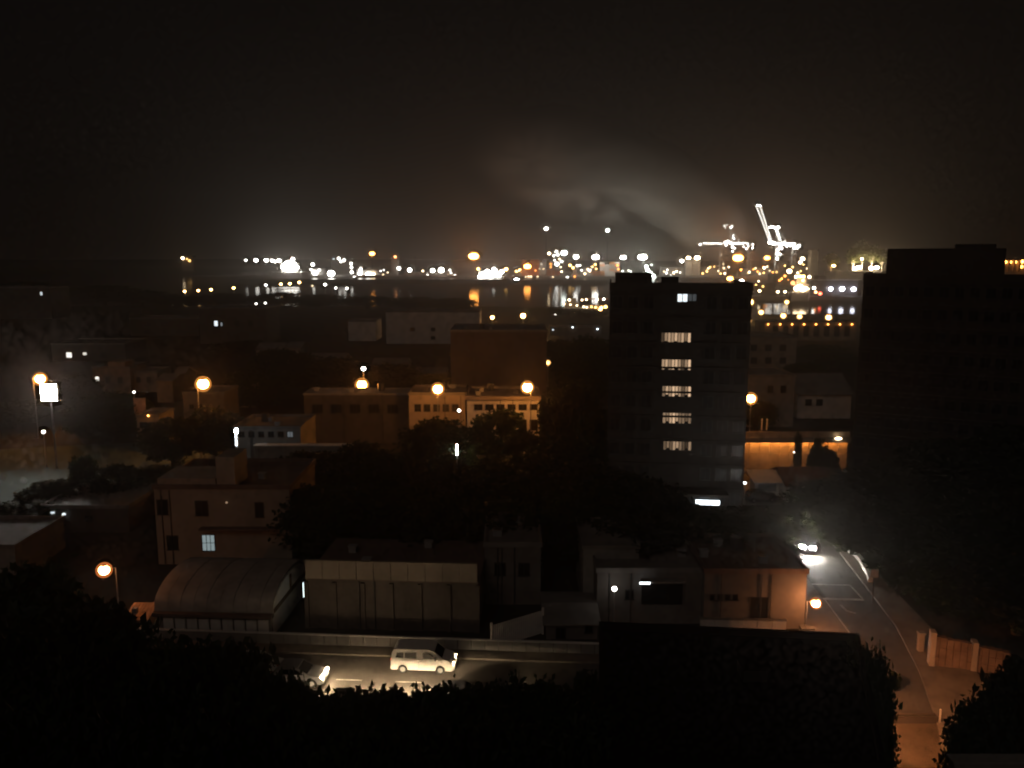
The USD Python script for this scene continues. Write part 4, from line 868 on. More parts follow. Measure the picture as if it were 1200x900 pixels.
port('beacon_house', 'small hilltop building with a warm lit front, high at far left', 'building', 1700, boxes=[('wall', 213, 226, 301, None, 10, plaster, 0), ('roof', 212, 227, 299.5, 301, 12, roofgrey, -1)], lamps=[(214, 302.5, 2.4, 'warm', 9), (219, 303.5, 1.2, 'amber', 4), (222, 305.5, 2.0, 'amber', 3)])

def ship(name, label, D, px0, px1, pydeck, houses, lamps, hull=hullpaint, base=-1.6, masts=(), depth=16):
    x0, x1 = X(px0, D, 320), X(px1, D, 320); xc = (x0 + x1) / 2; L = x1 - x0; zd = Z(pydeck, D) - base
    t = thing(name, label, 'ship', (xc, D, base))
    n = [(-L / 2, 0), (-L / 2 + L * .04, -depth / 2), (L * .34, -depth / 2), (L / 2, 0), (L * .34, depth / 2), (-L / 2 + L * .04, depth / 2)]
    obj('hull', MB().slab(n, -1.5, zd), hull, t)
    obj('rail', MB().slab([(a * 1.004, b * 1.02) for a, b in n], zd + .002, zd + .35), cranewhite, t)
    for pn, a, b, c, d, dep, m_ in houses:
        obj(pn, bx(X(a, D, c) - xc, X(b, D, c) - xc, -dep / 2, dep / 2, (zd + .36) if d is None else Z(d, D) - base, Z(c, D) - base), m_, t)
    for px, py in masts: p = at(px, py, D); obj('mast', MB().bar((p[0] - xc, 0, zd), (p[0] - xc, 0, p[2] - base), .3, 6, .15), steel, t)
    for l in lamps:
        p = at(l[0], l[1], D - depth / 2 - .3); lens((p[0] - xc, -depth / 2 - .3 - l[2], p[2] - base), l[2] * FR, l[3], round(l[4] * FAR, 2), t, (1, .7, .9))
    return t
ship('moored_ship', 'ship ablaze with white floodlights on its deck at left', 1250, 318, 362, 319, [('superstructure', 331, 349, 308, None, 14, cranewhite), ('bridge', 338, 346, 304.5, 308, 10, cranewhite), ('funnel', 340, 344, 301.5, 304.5, 4, redbox)],
     [(333, 313, 3.2, 'white', 13), (337, 309, 3.2, 'white', 13), (341, 315, 3.4, 'white', 15), (345, 310, 3.2, 'white', 13), (348, 313.5, 3.0, 'white', 13), (343.5, 303.5, 2.0, 'white', 10), (338, 316, 3, 'white', 13), (353, 318.6, .8, 'white', 3)])
port('quay_shed', 'white-lit shed front right of the floodlit ship', 'shed', 1345, boxes=[('wall', 364, 378, 315, None, 20, cranewhite, 0), ('roof', 363, 379, 314, 315, 22, roofgrey, -1)], lamps=[(369, 320, 3.2, 'white', 12), (366.5, 310, 2.2, 'white', 10), (364.5, 316, 1.5, 'white', 6), (374, 316.5, 1.8, 'white', 3)])
high_mast(388, 320.5, 1320, 'white', 0, 1, 2.8, 14, 'white lamp standing alone between the floodlit ship and the tank lights')
port('storage_tank', 'dark storage block with a few white lights along its top left', 'tank', 1370, boxes=[('wall', 388, 411, 306, None, 30, darkcon, 0), ('roof', 387, 412, 305, 306, 32, roofgrey, -1)], lamps=[(391, 303.5, 1.0, 'cool', 1), (397, 303, 1.8, 'white', 9), (403, 305, 1.9, 'white', 9), (399.5, 306.5, 1.5, 'white', 6)])
port('ladder_tower', 'slim tower marked by a vertical column of white lamps', 'tower', 1330, boxes=[('shaft', 409.5, 412.5, 307, None, 4, steel, 0), ('landing', 408.5, 413.5, 306.5, 307, 5, steel, -.5)], lamps=[(411.5, 309, 1.6, 'white', 8), (412, 313.5, 1.6, 'white', 8), (412.3, 319, 1.8, 'white', 9), (415, 325.5, 2.0, 'white', 11)])
port('quay_shed', 'brightly lit quay shed under the smaller orange mast', 'shed', 1345, boxes=[('wall', 418, 442, 317, None, 20, cranewhite, 0), ('roof', 417, 443, 315.5, 317, 22, roofgrey, -1), ('silo', 421, 424, 312, 315.4, 5, cranewhite, 4)],
     lamps=[(422.7, 316, 1.9, 'white', 12), (422, 321, 2.4, 'white', 12), (426, 325.5, 2.0, 'warm', 9), (431.5, 322.5, 3.6, 'white', 13), (436.5, 322, 3.2, 'warm', 12), (446, 317.5, 1.0, 'white', 4), (449.5, 324, 1.5, 'white', 7)])
port('silo_tower', 'slim pale silo tower with a small orange light on top', 'silo', 1360, boxes=[('shaft', 458.5, 466, 305, None, 10, palecon, 0), ('cap', 457.5, 467, 303.8, 305, 11, roofgrey, -.5), ('head_house', 459, 464.5, 299, 303.7, 6, plaster, 1)], lamps=[(463.2, 301, 1.6, 'ember', 5), (467.5, 314.5, 2.1, 'white', 10), (461.5, 325, 2.3, 'white', 12)])
port('low_shed', 'long low shed with a line of yellow-white lights along its foot', 'shed', 1345, boxes=[('wall', 474, 498, 320, None, 18, plaster, 0), ('roof', 473, 499, 319, 320, 20, roofgrey, -1)], lamps=[(480, 316.5, 2.7, 'white', 13), (476.5, 326.5, 1.8, 'amber', 6), (481, 328, 2.2, 'warm', 7), (486, 327.3, 2.4, 'warm', 8), (490.5, 326, 1.9, 'warm', 7), (494.2, 327, 1.7, 'white', 8), (495.5, 317.5, 1.3, 'warm', 5)], masts=[(486.5, 301)])
port('quay_office', 'quay building under two very bright white lamps left of centre', 'building', 1345, boxes=[('wall', 499, 524, 320, None, 18, palecon, 0), ('roof', 498, 525, 318.5, 320, 20, roofgrey, -1)], lamps=[(507, 317, 2.7, 'white', 15), (517, 316.5, 3.6, 'white', 17), (501, 324, 2.7, 'white', 11), (504, 327.8, 1.7, 'white', 8), (511.5, 325, 1.7, 'white', 7)])
port('low_shed', 'low shed with three soft white lights just left of the brightest quay', 'shed', 1345, boxes=[('wall', 530, 552, 323, None, 16, palecon, 0), ('roof', 529, 553, 322, 323, 18, roofgrey, -1)], lamps=[(533, 324, 2.8, 'white', 12), (540.5, 327, 2.0, 'white', 5), (545, 327.3, 2.0, 'white', 5), (550.5, 324, 1.8, 'warm', 4)])
ship('moored_ship', 'long vessel blazing white at the quay below the very bright orange mast', 1290, 558, 604, 328, [('superstructure', 561, 588, 318, None, 12, cranewhite), ('bridge', 576, 583, 314.5, 318, 9, cranewhite)],
     [(563, 324.5, 3.2, 'white', 14), (567, 321, 3.2, 'white', 14), (571, 318.5, 3.2, 'white', 14), (575, 322.5, 3.4, 'white', 15), (579, 319.5, 3.2, 'white', 14), (584, 321.5, 3.0, 'white', 14), (588, 318.5, 2.6, 'white', 13), (578.5, 315, 2.0, 'white', 12), (560.5, 315.2, 1.7, 'amber', 10), (593, 315.5, 2.2, 'amber', 10), (605, 318, 1.5, 'amber', 6), (569, 326, 2.0, 'white', 10), (574, 328, 1.4, 'white', 6), (563, 333.3, 1.1, 'white', 5)])
tag(obj('breakwater', MB().box(X(286, 1000), X(598, 1000), 1000, 1012, -3, 3.4).box(X(596, 1000), X(712, 1000), 1004, 1016, -3, 2.6), rock), kind='structure')
QR = random.Random(21)
for a, b, py, D_, n_, cols_, lb in ((443, 458, 320, 1360, 5, 'warm white', 'low dim shed with pinprick lights between the lit shed and the silo tower'), (524, 533, 319, 1360, 5, 'white warm', 'narrow dim shed with pinprick lights right of the two very bright white lamps'),
        (606, 613, 316, 1350, 5, 'amber warm', 'small shed with amber pinprick lights left of the red containers'), (680, 694, 316, 1340, 7, 'warm white amber', 'dim shed with warm pinprick lights left of the orange container stack'),
        (709, 742, 318, 1340, 10, 'white green warm', 'long dim shed with greenish pinprick lights under the big white masts'), (775, 803, 314, 1340, 8, 'white warm', 'dim shed with white pinprick lights between the conveyor and the pale silos'),
        (822, 852, 313, 1340, 9, 'warm amber', 'dim shed with warm pinprick lights under the lowered crane boom'), (868, 908, 316, 1330, 12, 'warm amber sodium', 'long dim shed with amber pinprick lights between the two quay cranes'),
        (872, 905, 333, 760, 9, 'warm amber', 'low dark shed with amber pinprick lights right of the tower, at the water'), (905, 926, 322, 900, 7, 'warm amber sodium', 'dim shed with amber pinprick lights below the raised crane'), (918, 952, 312, 1100, 8, 'warm amber', 'dim shed with warm pinprick lights right of the raised crane leg')):
    cl = cols_.split(); ls = [(a + (b - a) * (k + QR.random()) / n_, py + QR.uniform(-3.5, 9), QR.uniform(.7, 1.35) * D_ / 1340, QR.choice(cl), QR.uniform(3, 8).__round__(1)) for k in range(n_)]
    port('quay_shed', lb, 'shed', D_, boxes=[('wall', a, b, py, None, 16, palecon, 0), ('roof', a - .8, b + .8, py - 1.2, py, 18, roofgrey, -1)], lamps=ls)
# containers and scaffold right of centre
def stack(label, px0, px1, py0, D, cols, rows, mats, lamps=()):
    x0, x1 = X(px0, D, py0), X(px1, D, py0); xc = (x0 + x1) / 2; w = (x1 - x0) / cols; h = (Z(py0, D) - PG) / rows
    t = thing('container_stack', label, 'containers', (xc, D, PG))
    for i in range(cols):
        for j in range(rows):
            if j == rows - 1 and (i * 7 + rows) % 5 == 3: continue
            a = x0 - xc + i * w; obj('container', bx(a + .12, a + w - .12, 0, 5, j * h + .05, (j + 1) * h), mats[(i * 3 + j * 2 + i * j) % len(mats)], t)
    for l in lamps: p = at(l[0], l[1], D - .6); lens((p[0] - xc, -.6 - l[2], p[2] - PG), l[2], l[3], l[4], t)
stack('red container stack glowing under the orange mast right of centre', 611, 632, 304, 1300, 4, 6, [redbox, redbox, orangebox], [(616, 324.2, 1.0, 'warm', 7), (619.5, 324, 1.2, 'warm', 8), (622.5, 324, 1.2, 'warm', 8), (630, 324, 1.0, 'warm', 7), (627.5, 317, 1.2, 'sodium', 6), (605, 318.5, 1.5, 'amber', 7)])
stack('red container stack at the foot of the white-lit scaffold tower', 641, 656, 316, 1310, 3, 4, [redbox, orangebox], [(648, 324.8, 1.2, 'warm', 8), (658, 318.3, 1.6, 'warm', 9), (645.5, 309.5, 2.0, 'sodium', 4), (645.5, 313, 1.8, 'sodium', 4)])
stack('pale container stack between the red stack and the scaffold tower', 627, 640, 304, 1350, 3, 6, [greybox, greybox, bluebox], [(632, 315, 1.2, 'warm', 4), (637, 315, 1.2, 'warm', 4), (634.5, 309.5, 1.4, 'white', 1.5)])
stack('grey container stack with an orange flood on its side, under the leftmost big white light', 703, 726, 307, 1300, 4, 6, [greybox, greybox, orangebox], [(723.5, 311, 1.8, 'sodium', 7), (724.5, 315.5, 1.6, 'sodium', 6)])
stack('orange container stack below the leftmost big white light mast', 694, 709, 318, 1280, 3, 4, [orangebox, redbox], [(697.5, 310, 1.9, 'amber', 10), (698.5, 315, 1.7, 'amber', 9), (694, 312.5, 1.6, 'amber', 9), (701.5, 326.5, 1.0, 'warm', 4)])
port('scaffold_tower', 'white-lit scaffold tower bristling with lamps right of centre', 'tower', 1305, boxes=[('platform', 645, 657, 306.5, 307.2, 9, steel, -1), ('platform', 644, 658, 314.5, 315.2, 9, steel, -1), ('platform', 646, 656, 299.5, 300.2, 9, steel, -1)],
     bars=[('leg', (646, 325), (647.5, 295), .4), ('leg', (657, 325), (655, 295), .4), ('leg', (651, 325), (651, 294), .4), ('brace', (646, 315), (656, 307), .25), ('brace', (657, 315), (647, 307), .25), ('brace', (647, 306), (655, 300), .25)],
     lamps=[(643.5, 297, 1.9, 'warm', 9), (652, 294.8, 1.5, 'white', 8), (653.5, 298.5, 1.7, 'white', 7), (649, 299.5, 1.3, 'white', 7), (652.7, 309.5, 2.4, 'white', 9), (658, 306.5, 1.5, 'white', 6), (655.5, 303.5, 1.1, 'warm', 5), (650, 305, 1.1, 'white', 5), (657, 313, 1.0, 'warm', 4), (665, 325.5, 1.7, 'white', 10)])
port('loading_crane', 'small harbour crane lit yellow between the scaffold and the big white masts', 'crane', 1305, boxes=[('base_frame', 670, 679, 321, None, 10, orangebox, 0), ('cabin', 672, 676, 316, 320.6, 6, orangebox, 1)],
     bars=[('jib', (674, 318), (666, 309), .6), ('jib', (675, 318), (680, 309), .5), ('leg', (670.5, 325), (673, 316), .45), ('leg', (679, 325), (676, 316), .45)], lamps=[(668, 311, 1.7, 'amber', 7), (671.5, 313.8, 1.6, 'amber', 7), (676.5, 311.3, 1.5, 'white', 5), (679.5, 311, 1.3, 'white', 4), (673.5, 324, 1.2, 'sodium', 3)])
port('conveyor', 'sloping conveyor traced by a chain of greenish white lights above the tower', 'conveyor', 1290, bars=[('gallery', (755, 309), (772, 329), 1.3), ('leg', (757, 312), (757, 326), .5), ('leg', (765, 321), (765, 327), .5)],
     lamps=[(757.5, 312.5, 2.1, 'green', 11), (759, 316.5, 2.2, 'green', 11), (762, 320, 2.3, 'green', 11), (765.5, 323, 2.2, 'green', 11), (767.3, 325.8, 1.8, 'green', 10), (774.3, 329.5, 1.2, 'green', 4), (778.8, 326, 2.0, 'white', 10), (763.5, 310.5, 1.4, 'green', 2)])
port('lit_silo', 'pale silo pair lit from above by the warm pair of lamps', 'silo', 1320, boxes=[('silo', 804, 811, 306, None, 12, palecon, 0), ('silo', 812, 821, 305.5, None, 12, palecon, 0), ('gallery', 803, 822, 304.2, 305.4, 5, steel, 2)], lamps=[(860.5, 325, 1.2, 'warm', 4)] if False else [])
ship('trawler', 'moored vessel strung with small warm lights left of the tower', 455, 658, 713, 361, [('deck_house', 662, 678, 354, None, 5, plaster), ('wheel_house', 666, 675, 349.5, 354, 4, plaster), ('after_house', 682, 711, 357.5, None, 5, plaster), ('boat_deck', 684, 712, 349.8, 350.6, 5, orangebox)],
     [(661, 356, .36, 'warm', 5), (667, 351.5, .5, 'warm', 7), (668.5, 357, .36, 'warm', 5), (676, 358, .36, 'warm', 5), (672.5, 367, .4, 'warm', 6), (682, 351.5, .42, 'warm', 5), (687, 351, .42, 'warm', 6), (699.7, 351, .42, 'warm', 6), (707.5, 350.5, .5, 'white', 7), (684, 359.5, .45, 'warm', 5), (687.5, 360, .4, 'warm', 4), (693, 359.5, .4, 'amber', 4), (698, 360, .45, 'amber', 5), (703, 363.5, .9, 'amber', 6), (704.5, 360.5, .7, 'amber', 6), (709.5, 359.5, .7, 'amber', 5), (651, 368, .45, 'white', 5)], masts=[(670, 344), (696, 343)], depth=7)
# ship with three white lamps and the golden-lit vessel
ship('dark_ship', 'dark ship side with three bright white lamps in a row on the right', 640, 951, 1012, 328, [('deck_house', 956, 966, 323, None, 9, darkcon)], [(973, 338.5, 1.2, 'blue', 12), (986, 338.5, 1.45, 'blue', 13), (999.5, 338.8, 1.35, 'blue', 12), (953.5, 337.5, .9, 'white', 15), (947, 338.5, .6, 'warm', 6)], depth=14)
ship('lit_tug', 'small vessel blazing golden beside the dark ship, mirrored in the water', 620, 926, 950, 342, [('deck_house', 929, 946, 333, None, 6, plaster), ('wheel_house', 932, 944, 326.5, 333, 5, plaster), ('mast_top', 936, 940, 322.5, 326.4, 2, plaster)],
     [(932.5, 338, 1.3, 'warm', 14), (936.5, 336, 1.5, 'warm', 16), (940, 338.5, 1.5, 'warm', 16), (943.5, 338, 1.1, 'warm', 12), (932.5, 324.3, .9, 'warm', 9), (937, 324, 1.0, 'amber', 9), (941, 324, 1.0, 'amber', 9), (948, 324.5, .9, 'warm', 9), (940.5, 328.5, .9, 'amber', 7), (928.5, 331.5, 1.4, 'ember', 2.0), (955.5, 342.3, .8, 'ember', 8), (960.5, 344, 1.0, 'red', 7)], depth=8)
high_mast(940.5, 303.3, 900, 'warm', 0, 1, 1.1, 13, 'warm lamp right of the raised crane, upper of two')
high_mast(937.8, 307.5, 900, 'warm', 0, 1, .9, 10, 'warm lamp right of the raised crane, lower of two')
high_mast(925, 317.8, 850, 'warm', 0, 1, 1.2, 12, 'warm lamp right of the slewing jib')
for px, py in ((911.5, 342), (920, 342), (890, 341), (861, 340)):
    high_mast(px, py, 640, 'warm', 0, 1, .55, 6, 'tiny warm quay lamp left of the golden vessel', base=0 if px > 880 else 0, group='tiny warm quay lamps left of the golden vessel')
# slewing jib crane (thin, pale, unlit)
o = at(907, 341, 700); t = thing('jib_crane', 'thin pale jib crane, unlit, below the raised crane boom', 'crane', (o[0], 700, PG))
f = lambda px, py: at(px, py, 700) - np.array([o[0], 700, PG])
obj('mast', MB().bar(f(907.5, 344), f(907.5, 320), .6, 6, .45), palecon, t); obj('jib', MB().bar(f(908.5, 328), f(924, 312), .5, 5, .4).bar(f(924, 312), f(924.5, 306), .4, 5), palecon, t); obj('cab', MB().box(f(906, 329)[0], f(910, 329)[0], -1.2, 1.2, f(907, 331)[2], f(907, 327)[2]), palecon, t)
# silhouetted silo and shed on the right quay, floodlit palms
port('tall_silo', 'tall pale silo rising right of the raised crane', 'silo', 900, boxes=[('shaft', 951, 959, 294, None, 10, palecon, 0), ('cap', 950, 960, 292.8, 294, 11, roofgrey, -.5)])
port('quay_shed', 'low brown shed under the floodlit trees', 'shed', 905, boxes=[('wall', 982, 999, 319, None, 14, brownbrick, 0), ('roof', 981, 1000, 318, 319, 16, roofgrey, -1)])
def lit_palm(px, pytop, pybase, D, lamps, label):
    b = at(px, pybase, D); hh = at(px, pytop, D)[2] - b[2]
    q = tree(px, pytop, D, 30, 3, label, base=b[2])
    if b[2] > PG + 1: pass
    return q
zb = at(1000, 318, 800)[2]
t = thing('terrace', 'raised dark terrace carrying the floodlit trees', 'terrace', (X(1005, 800), 800, PG)); obj('wall', bx(X(968, 800) - X(1005, 800), X(1046, 800) - X(1005, 800), -8, 20, 0, zb - PG), darkcon, t); obj('coping', bx(X(967, 800) - X(1005, 800), X(1047, 800) - X(1005, 800), -8.4, 20.4, zb - PG + .003, zb - PG + .5), concrete, t)
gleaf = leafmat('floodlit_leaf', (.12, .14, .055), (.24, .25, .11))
for px, pt, lb, wd in ((975, 297, 'floodlit tree standing apart at the left end of the terrace', 16), (1001, 290, 'floodlit tree on the terrace, left one of the tall group', 18), (1012, 281, 'tallest floodlit tree on the terrace', 17), (1023, 286, 'floodlit tree on the terrace, third of the tall group', 18), (1035, 291, 'rightmost floodlit tree on the terrace', 16)):
    tp_ = at(px, pt, 803); hh_ = tp_[2] - zb - .5
    q = thing('floodlit_tree', lb, 'tree', (tp_[0], 803, zb + .5), rng.uniform(0, 360), 'floodlit trees on the terrace')
    rr_ = wd * 803 / 960 / 2
    obj('trunk', limbs(hh_ * .2, hh_ * .9, rr_, px, .5), whitewash, q); obj('crown', leaf_mesh(150, 12, rr_, hh_ * .3, hh_, .75, px, gaps=.44), gleaf, q)
for px, py, r, c, S, lb in ((977, 312, 1.2, 'amber', 70, 'amber ground floodlight under the tree standing apart'), (1002, 315.5, 1.7, 'warm', 150, 'warm ground floodlight under the left tree of the tall group'), (1007, 314, 1.6, 'warm', 150, 'warm ground floodlight under the tallest tree'), (1010, 304, 1.0, 'warm', 40, 'small warm lamp up in the tallest tree'), (1021, 315, 1.7, 'warm', 150, 'warm ground floodlight left of the two at the right trees'), (1027, 314.5, 1.7, 'warm', 150, 'warm ground floodlight right of the two at the right trees')):
    p = at(px, py, 796.5); q = thing('ground_floodlight', lb, 'floodlight', (p[0], 796.5, zb + .503)); h = max(p[2] - zb - .5, .9)
    obj('stand', MB().bar((0, 0, 0), (0, 0, h), .12, 6), steel, q); lens((0, 0, h + r * .4), r, c, S, q, (1.3, .8, .8))
# port shed with lit bays at far right
port('port_shed', 'shed with four orange-lit bays at the right edge of the view', 'shed', 700, boxes=[('wall', 1172, 1230, 306, None, 18, plaster, 0), ('roof', 1171, 1231, 303, 304.5, 20, roofgrey, -1), ('pier', 1180.5, 1182, 304.6, 318, 2, plaster, -3), ('pier', 1186.5, 1188, 304.6, 318, 2, plaster, -3), ('pier', 1193, 1194.5, 304.6, 318, 2, plaster, -3)],
     lamps=[(1178.5, 307, .9, 'sodium', 11), (1184, 307, .9, 'sodium', 11), (1190, 307, .9, 'sodium', 11), (1198, 306.5, 1.1, 'sodium', 12), (1197, 312.5, 1.1, 'sodium', 9)])
# string of white lights right of the tower
port('lit_barge', 'cluster of white string lights at the right edge of the tower', 'boat', 480, boxes=[('hull', 862, 873, 366, 371, 5, hullpaint, 0), ('cabin', 864, 871, 359, 365.8, 3, cranewhite, 1)], base=-1.6, lamps=[(868, 353, .65, 'white', 8), (866, 357.5, .8, 'white', 10), (870, 358.8, .8, 'white', 10), (865, 364, .9, 'white', 11), (869, 362.5, .6, 'white', 8)])

# ------------------------------------------------------------------ ship-to-shore cranes
def lattice(m, a, b, n, s, r, up=(0, 0, 1)):
    a, b = np.asarray(a, float), np.asarray(b, float); d = (b - a) / np.linalg.norm(b - a); w = np.cross(d, (0, 1, 0)); w /= np.linalg.norm(w); y = np.array([0, s, 0])
    cs = [w * s + y, w * s - y, -w * s + y, -w * s - y]
    for c in cs: m.bar(a + c, b + c, r, 4)
    for i in range(n):
        p, q = a + (b - a) * i / n, a + (b - a) * (i + 1) / n
        k = 1 if i % 2 else -1
        m.bar(p + cs[0] * k, q - cs[2] * -k if False else q - cs[0] * k, r * .6, 3); m.bar(p + cs[0], p + cs[2], r * .6, 3); m.bar(p + cs[1], p + cs[3], r * .6, 3); m.bar(p + cs[1] * k, q - cs[1] * k, r * .6, 3)
    return m
def sts_crane(label, D, hinge, boomtip, back, apexL, apexR, mastfoot, legs, lamps, group=None):
    ref = at(hinge[0], 318, D); o = np.array([ref[0], D, PG]); f = lambda p: at(p[0], p[1], D) - o
    t = thing('quay_crane', label, 'crane', o)
    obj('boom', lattice(MB(), f(hinge), f(boomtip), 14, 1.5, .38), cranewhite, t)
    obj('girder', lattice(MB(), f(hinge), f(back), 10, 1.5, .42), cranewhite, t)
    h = f(hinge)
    for lx in legs:
        for y in (-9, 9):
            p = f((lx, hinge[1] + 1)); obj('leg', MB().box(p[0] - .7, p[0] + .7, y - .7, y + .7, 0, p[2]), cranewhite, t)
            obj('bogie', bx(p[0] - 2.5, p[0] + 2.5, y - .9, y + .9, 0, 1.6), darksteel, t)
    a, b = f((legs[0], hinge[1] + 14)), f((legs[-1], hinge[1] + 14))
    for y in (-9, 9): obj('portal_beam', bx(a[0], b[0], y - .6, y + .6, a[2] - .8, a[2] + .8), cranewhite, t)
    for lx in legs: p = f((lx, hinge[1] + 1)); obj('cross_beam', bx(p[0] - .6, p[0] + .6, -9, 9, p[2], p[2] + 1.2), cranewhite, t)
    am, mf = (f(apexL) + f(apexR)) / 2, f(mastfoot)
    obj('apex_mast', MB().bar(mf + (0, -5, 0), am + (0, -1, 0), .7, 6).bar(mf + (0, 5, 0), am + (0, 1, 0), .7, 6).bar(f(back) * .5 + mf * .5, am, .4, 5), cranewhite, t)
    obj('apex_platform', MB().bar(f(apexL) + (0, -1.5, -1.2), f(apexR) + (0, -1.5, -1.2), .5, 6).bar(f(apexL) + (0, 1.5, -1.2), f(apexR) + (0, 1.5, -1.2), .5, 6), cranewhite, t)
    obj('stay', MB().bar(am, f(hinge) * .4 + f(boomtip) * .6, .16, 4).bar(am, f(back), .16, 4), steel, t)
    mh = f(back) * .45 + mf * .55; obj('machinery_house', bx(mh[0] - 6, mh[0] + 6, -4, 4, mh[2] + 1.8, mh[2] + 6.5), cranewhite, t)
    cb = f(hinge) * .7 + f(back) * .3; obj('operator_cab', bx(cb[0] - 1.6, cb[0] + 1.6, -2, 2, cb[2] - 5, cb[2] - 2), glassdark, t)
    for px, py, r, c, S in lamps:
        p = at(px, py, D - 3) - o; lens(p, r * 1.15, c, round(S * FAR, 2), t, (1, .8, 1))
    return t
def run(a, b, n, r, c, S): return [(a[0] + (b[0] - a[0]) * k / (n - 1), a[1] + (b[1] - a[1]) * k / (n - 1), r, c, S) for k in range(n)]
L2 = run((886.5, 242), (901, 280), 15, .75, 'white', 3.6) + run((891.5, 243), (903.5, 280), 15, .75, 'white', 3.2) + run((887.5, 240.5), (891, 241), 3, .95, 'white', 7) \
   + run((902, 266.5), (906, 265.8), 3, 1.3, 'white', 9) + run((908.5, 267), (912, 266.5), 2, 1.9, 'white', 10) + run((910.5, 271), (914, 281), 6, 1.15, 'white', 8) + run((902, 284), (906.5, 285), 3, 2.2, 'white', 11) + run((909, 285.5), (931, 285.8), 13, 1.35, 'white', 9) + run((916, 283), (929, 284), 6, .8, 'white', 3) \
   + [(931, 290.5, 1.9, 'white', 9), (934, 290, 2.1, 'white', 10), (936.5, 288, 1.8, 'white', 9), (914, 290, 2.0, 'white', 10), (911.5, 293, 1.9, 'white', 9), (916, 291, 1.6, 'white', 9), (911, 297, 2.0, 'white', 10), (914.5, 298.5, 1.6, 'white', 9), (911, 303, 2.0, 'white', 9), (922, 288.5, 1.3, 'white', 7), (926, 288, 1.3, 'white', 7)]
sts_crane('tall quay crane outlined in white lights with its boom raised', 1300, (903, 285), (888, 241), (937, 288), (902, 266), (913, 266), (914, 284), (911.5, 931), L2)
L1 = run((825, 285), (847, 285.5), 9, .95, 'white', 7) + [(820.5, 286.5, 1.4, 'white', 9), (850, 284, 1.7, 'white', 10), (853, 283, 1.9, 'white', 10), (851, 287, 1.5, 'white', 9), (856, 284.5, 1.6, 'white', 9)] + run((858.5, 285), (867, 285), 5, 1.1, 'white', 8) \
   + [(849, 264.5, 1.2, 'white', 9), (852, 263.5, .9, 'white', 6), (850, 266.5, .9, 'white', 7), (856.5, 266.5, 1.6, 'white', 10), (858, 264.8, 1.1, 'white', 8), (859.5, 275.5, .9, 'white', 7), (859, 278.5, 1.5, 'white', 10), (860.5, 280, 1.0, 'white', 7), (858.5, 289.5, 1.7, 'white', 9), (861, 291, 1.1, 'white', 7), (858.5, 294.5, 1.1, 'white', 7)] \
   + [(870.5, 285, 1.2, 'white', 7), (873.5, 284, .9, 'white', 5), (876, 285.5, .9, 'white', 6), (877, 288.5, .9, 'white', 6), (874.5, 291.5, 1.0, 'white', 7), (871.5, 289, .9, 'white', 6), (882, 286.5, 1.2, 'white', 8), (881.5, 290.5, 1.4, 'white', 9), (847.5, 309.5, .9, 'warm', 5), (854, 313, 1.0, 'warm', 6), (885.5, 314.5, 1.0, 'warm', 5), (895.5, 314, 1.5, 'warm', 10), (845.5, 298, .7, 'warm', 1.2)]
sts_crane('quay crane with its boom lowered flat and lit by a line of white lamps', 1300, (849, 285), (821, 286), (883, 287), (848, 265.5), (860, 265.5), (859, 284), (846, 879), L1)

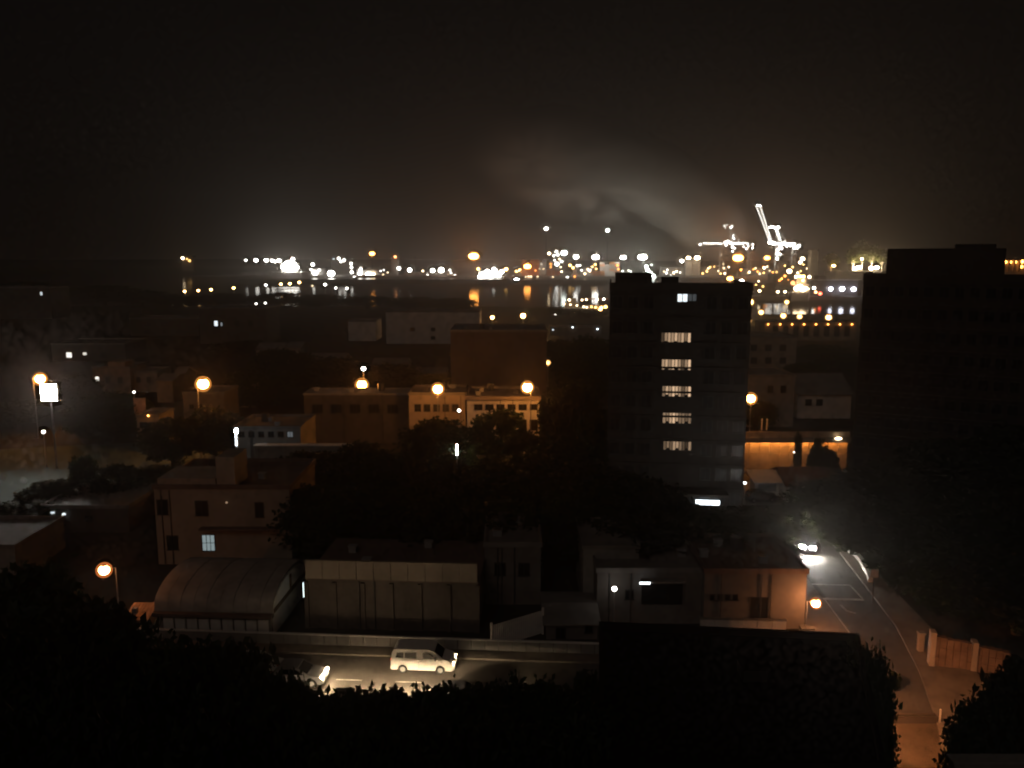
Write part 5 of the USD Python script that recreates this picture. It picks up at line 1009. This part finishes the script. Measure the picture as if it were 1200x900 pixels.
# ------------------------------------------------------------------ smoke and haze
sm = []
pts_s = [((868, 300), 14), ((850, 288), 26), ((825, 268), 44), ((790, 246), 62), ((745, 225), 70), ((700, 208), 76), ((650, 198), 80), ((560, 185), 76)]
man = None
for (p, r) in pts_s:
    c = at(p[0], p[1], 1225); R = r * 1225 / 960
    s = m3.Manifold.sphere(float(R), 24).scale([1.15, .7, .9]).translate([float(q) for q in c]); man = s if man is None else man + s
hl = [m3.Manifold.batch_hull([m3.Manifold.sphere(float(r * 1225 / 960 * .8), 16).scale([1, .7, .9]).translate([float(q) for q in at(*p, 1225)]) for p, r in pts_s[i:i + 2]]) for i in range(len(pts_s) - 1)]
for h_ in hl: man = man + h_
PU = 1225 / 960.0
def puff(px, py, rx, rz, deg): c = at(px, py, 1225); return {'mapping_type': 'texture', 'location': tuple(map(float, c)), 'rotation': (0, math.radians(deg), 0), 'scale': (rx * PU, 75.0, rz * PU)}
SMOKE = usdkit.material(stage, '/World/Looks/thin_smoke', {
    'g': ('geometry', {}), 'mp': ('mapping', {'scale': (.012, .012, .026), 'rotation': (0, .55, 0)}), 'n': ('noise_texture', {'scale': 1.0, 'detail': 5, 'roughness': .6, 'distortion': 1.5}),
    'r': ('map_range', {'from_min': .36, 'from_max': .74, 'to_min': 0.003, 'to_max': .06}),
    'm1': ('mapping', puff(832, 262, 50, 44, 40)), 'g1': ('gradient_texture', {'gradient_type': 'spherical'}),
    'm2': ('mapping', puff(782, 226, 118, 44, 26)), 'g2': ('gradient_texture', {'gradient_type': 'spherical'}),
    'm3': ('mapping', puff(668, 200, 120, 60, 14)), 'g3': ('gradient_texture', {'gradient_type': 'spherical'}),
    'a1': ('math', {'math_type': 'add'}), 'a2': ('math', {'math_type': 'multiply_add', 'value2': .6}), 'mu': ('math', {'math_type': 'multiply'}),
    'v': ('principled_volume', {'color': (.90, .83, .76), 'anisotropy': .4})},
    [('g.position', 'mp.vector'), ('mp.vector', 'n.vector'), ('n.fac', 'r.value'), ('g.position', 'm1.vector'), ('g.position', 'm2.vector'), ('g.position', 'm3.vector'),
     ('m1.vector', 'g1.vector'), ('m2.vector', 'g2.vector'), ('m3.vector', 'g3.vector'), ('g1.fac', 'a1.value1'), ('g2.fac', 'a1.value2'), ('g3.fac', 'a2.value1'), ('a1.value', 'a2.value3'),
     ('a2.value', 'mu.value1'), ('r.result', 'mu.value2'), ('mu.value', 'v.density')], volume='v.volume')
SMOKE_ON = True
if SMOKE_ON:
    o = obj('smoke_plume', man, SMOKE); tag(o, 'thin smoke plume drifting up and left from behind the lit cranes', 'smoke', None, 'stuff')
if HAZE:
    hz = usdkit.material(stage, '/World/Looks/night_haze', {'v': ('principled_volume', {'color': (.9, .84, .78), 'density': HAZE, 'anisotropy': .84})}, volume='v.volume')
    o = obj('haze', bx(-4700, 4700, -300, 5300, -4.0, 420), hz); tag(o, None, None, None, 'stuff')
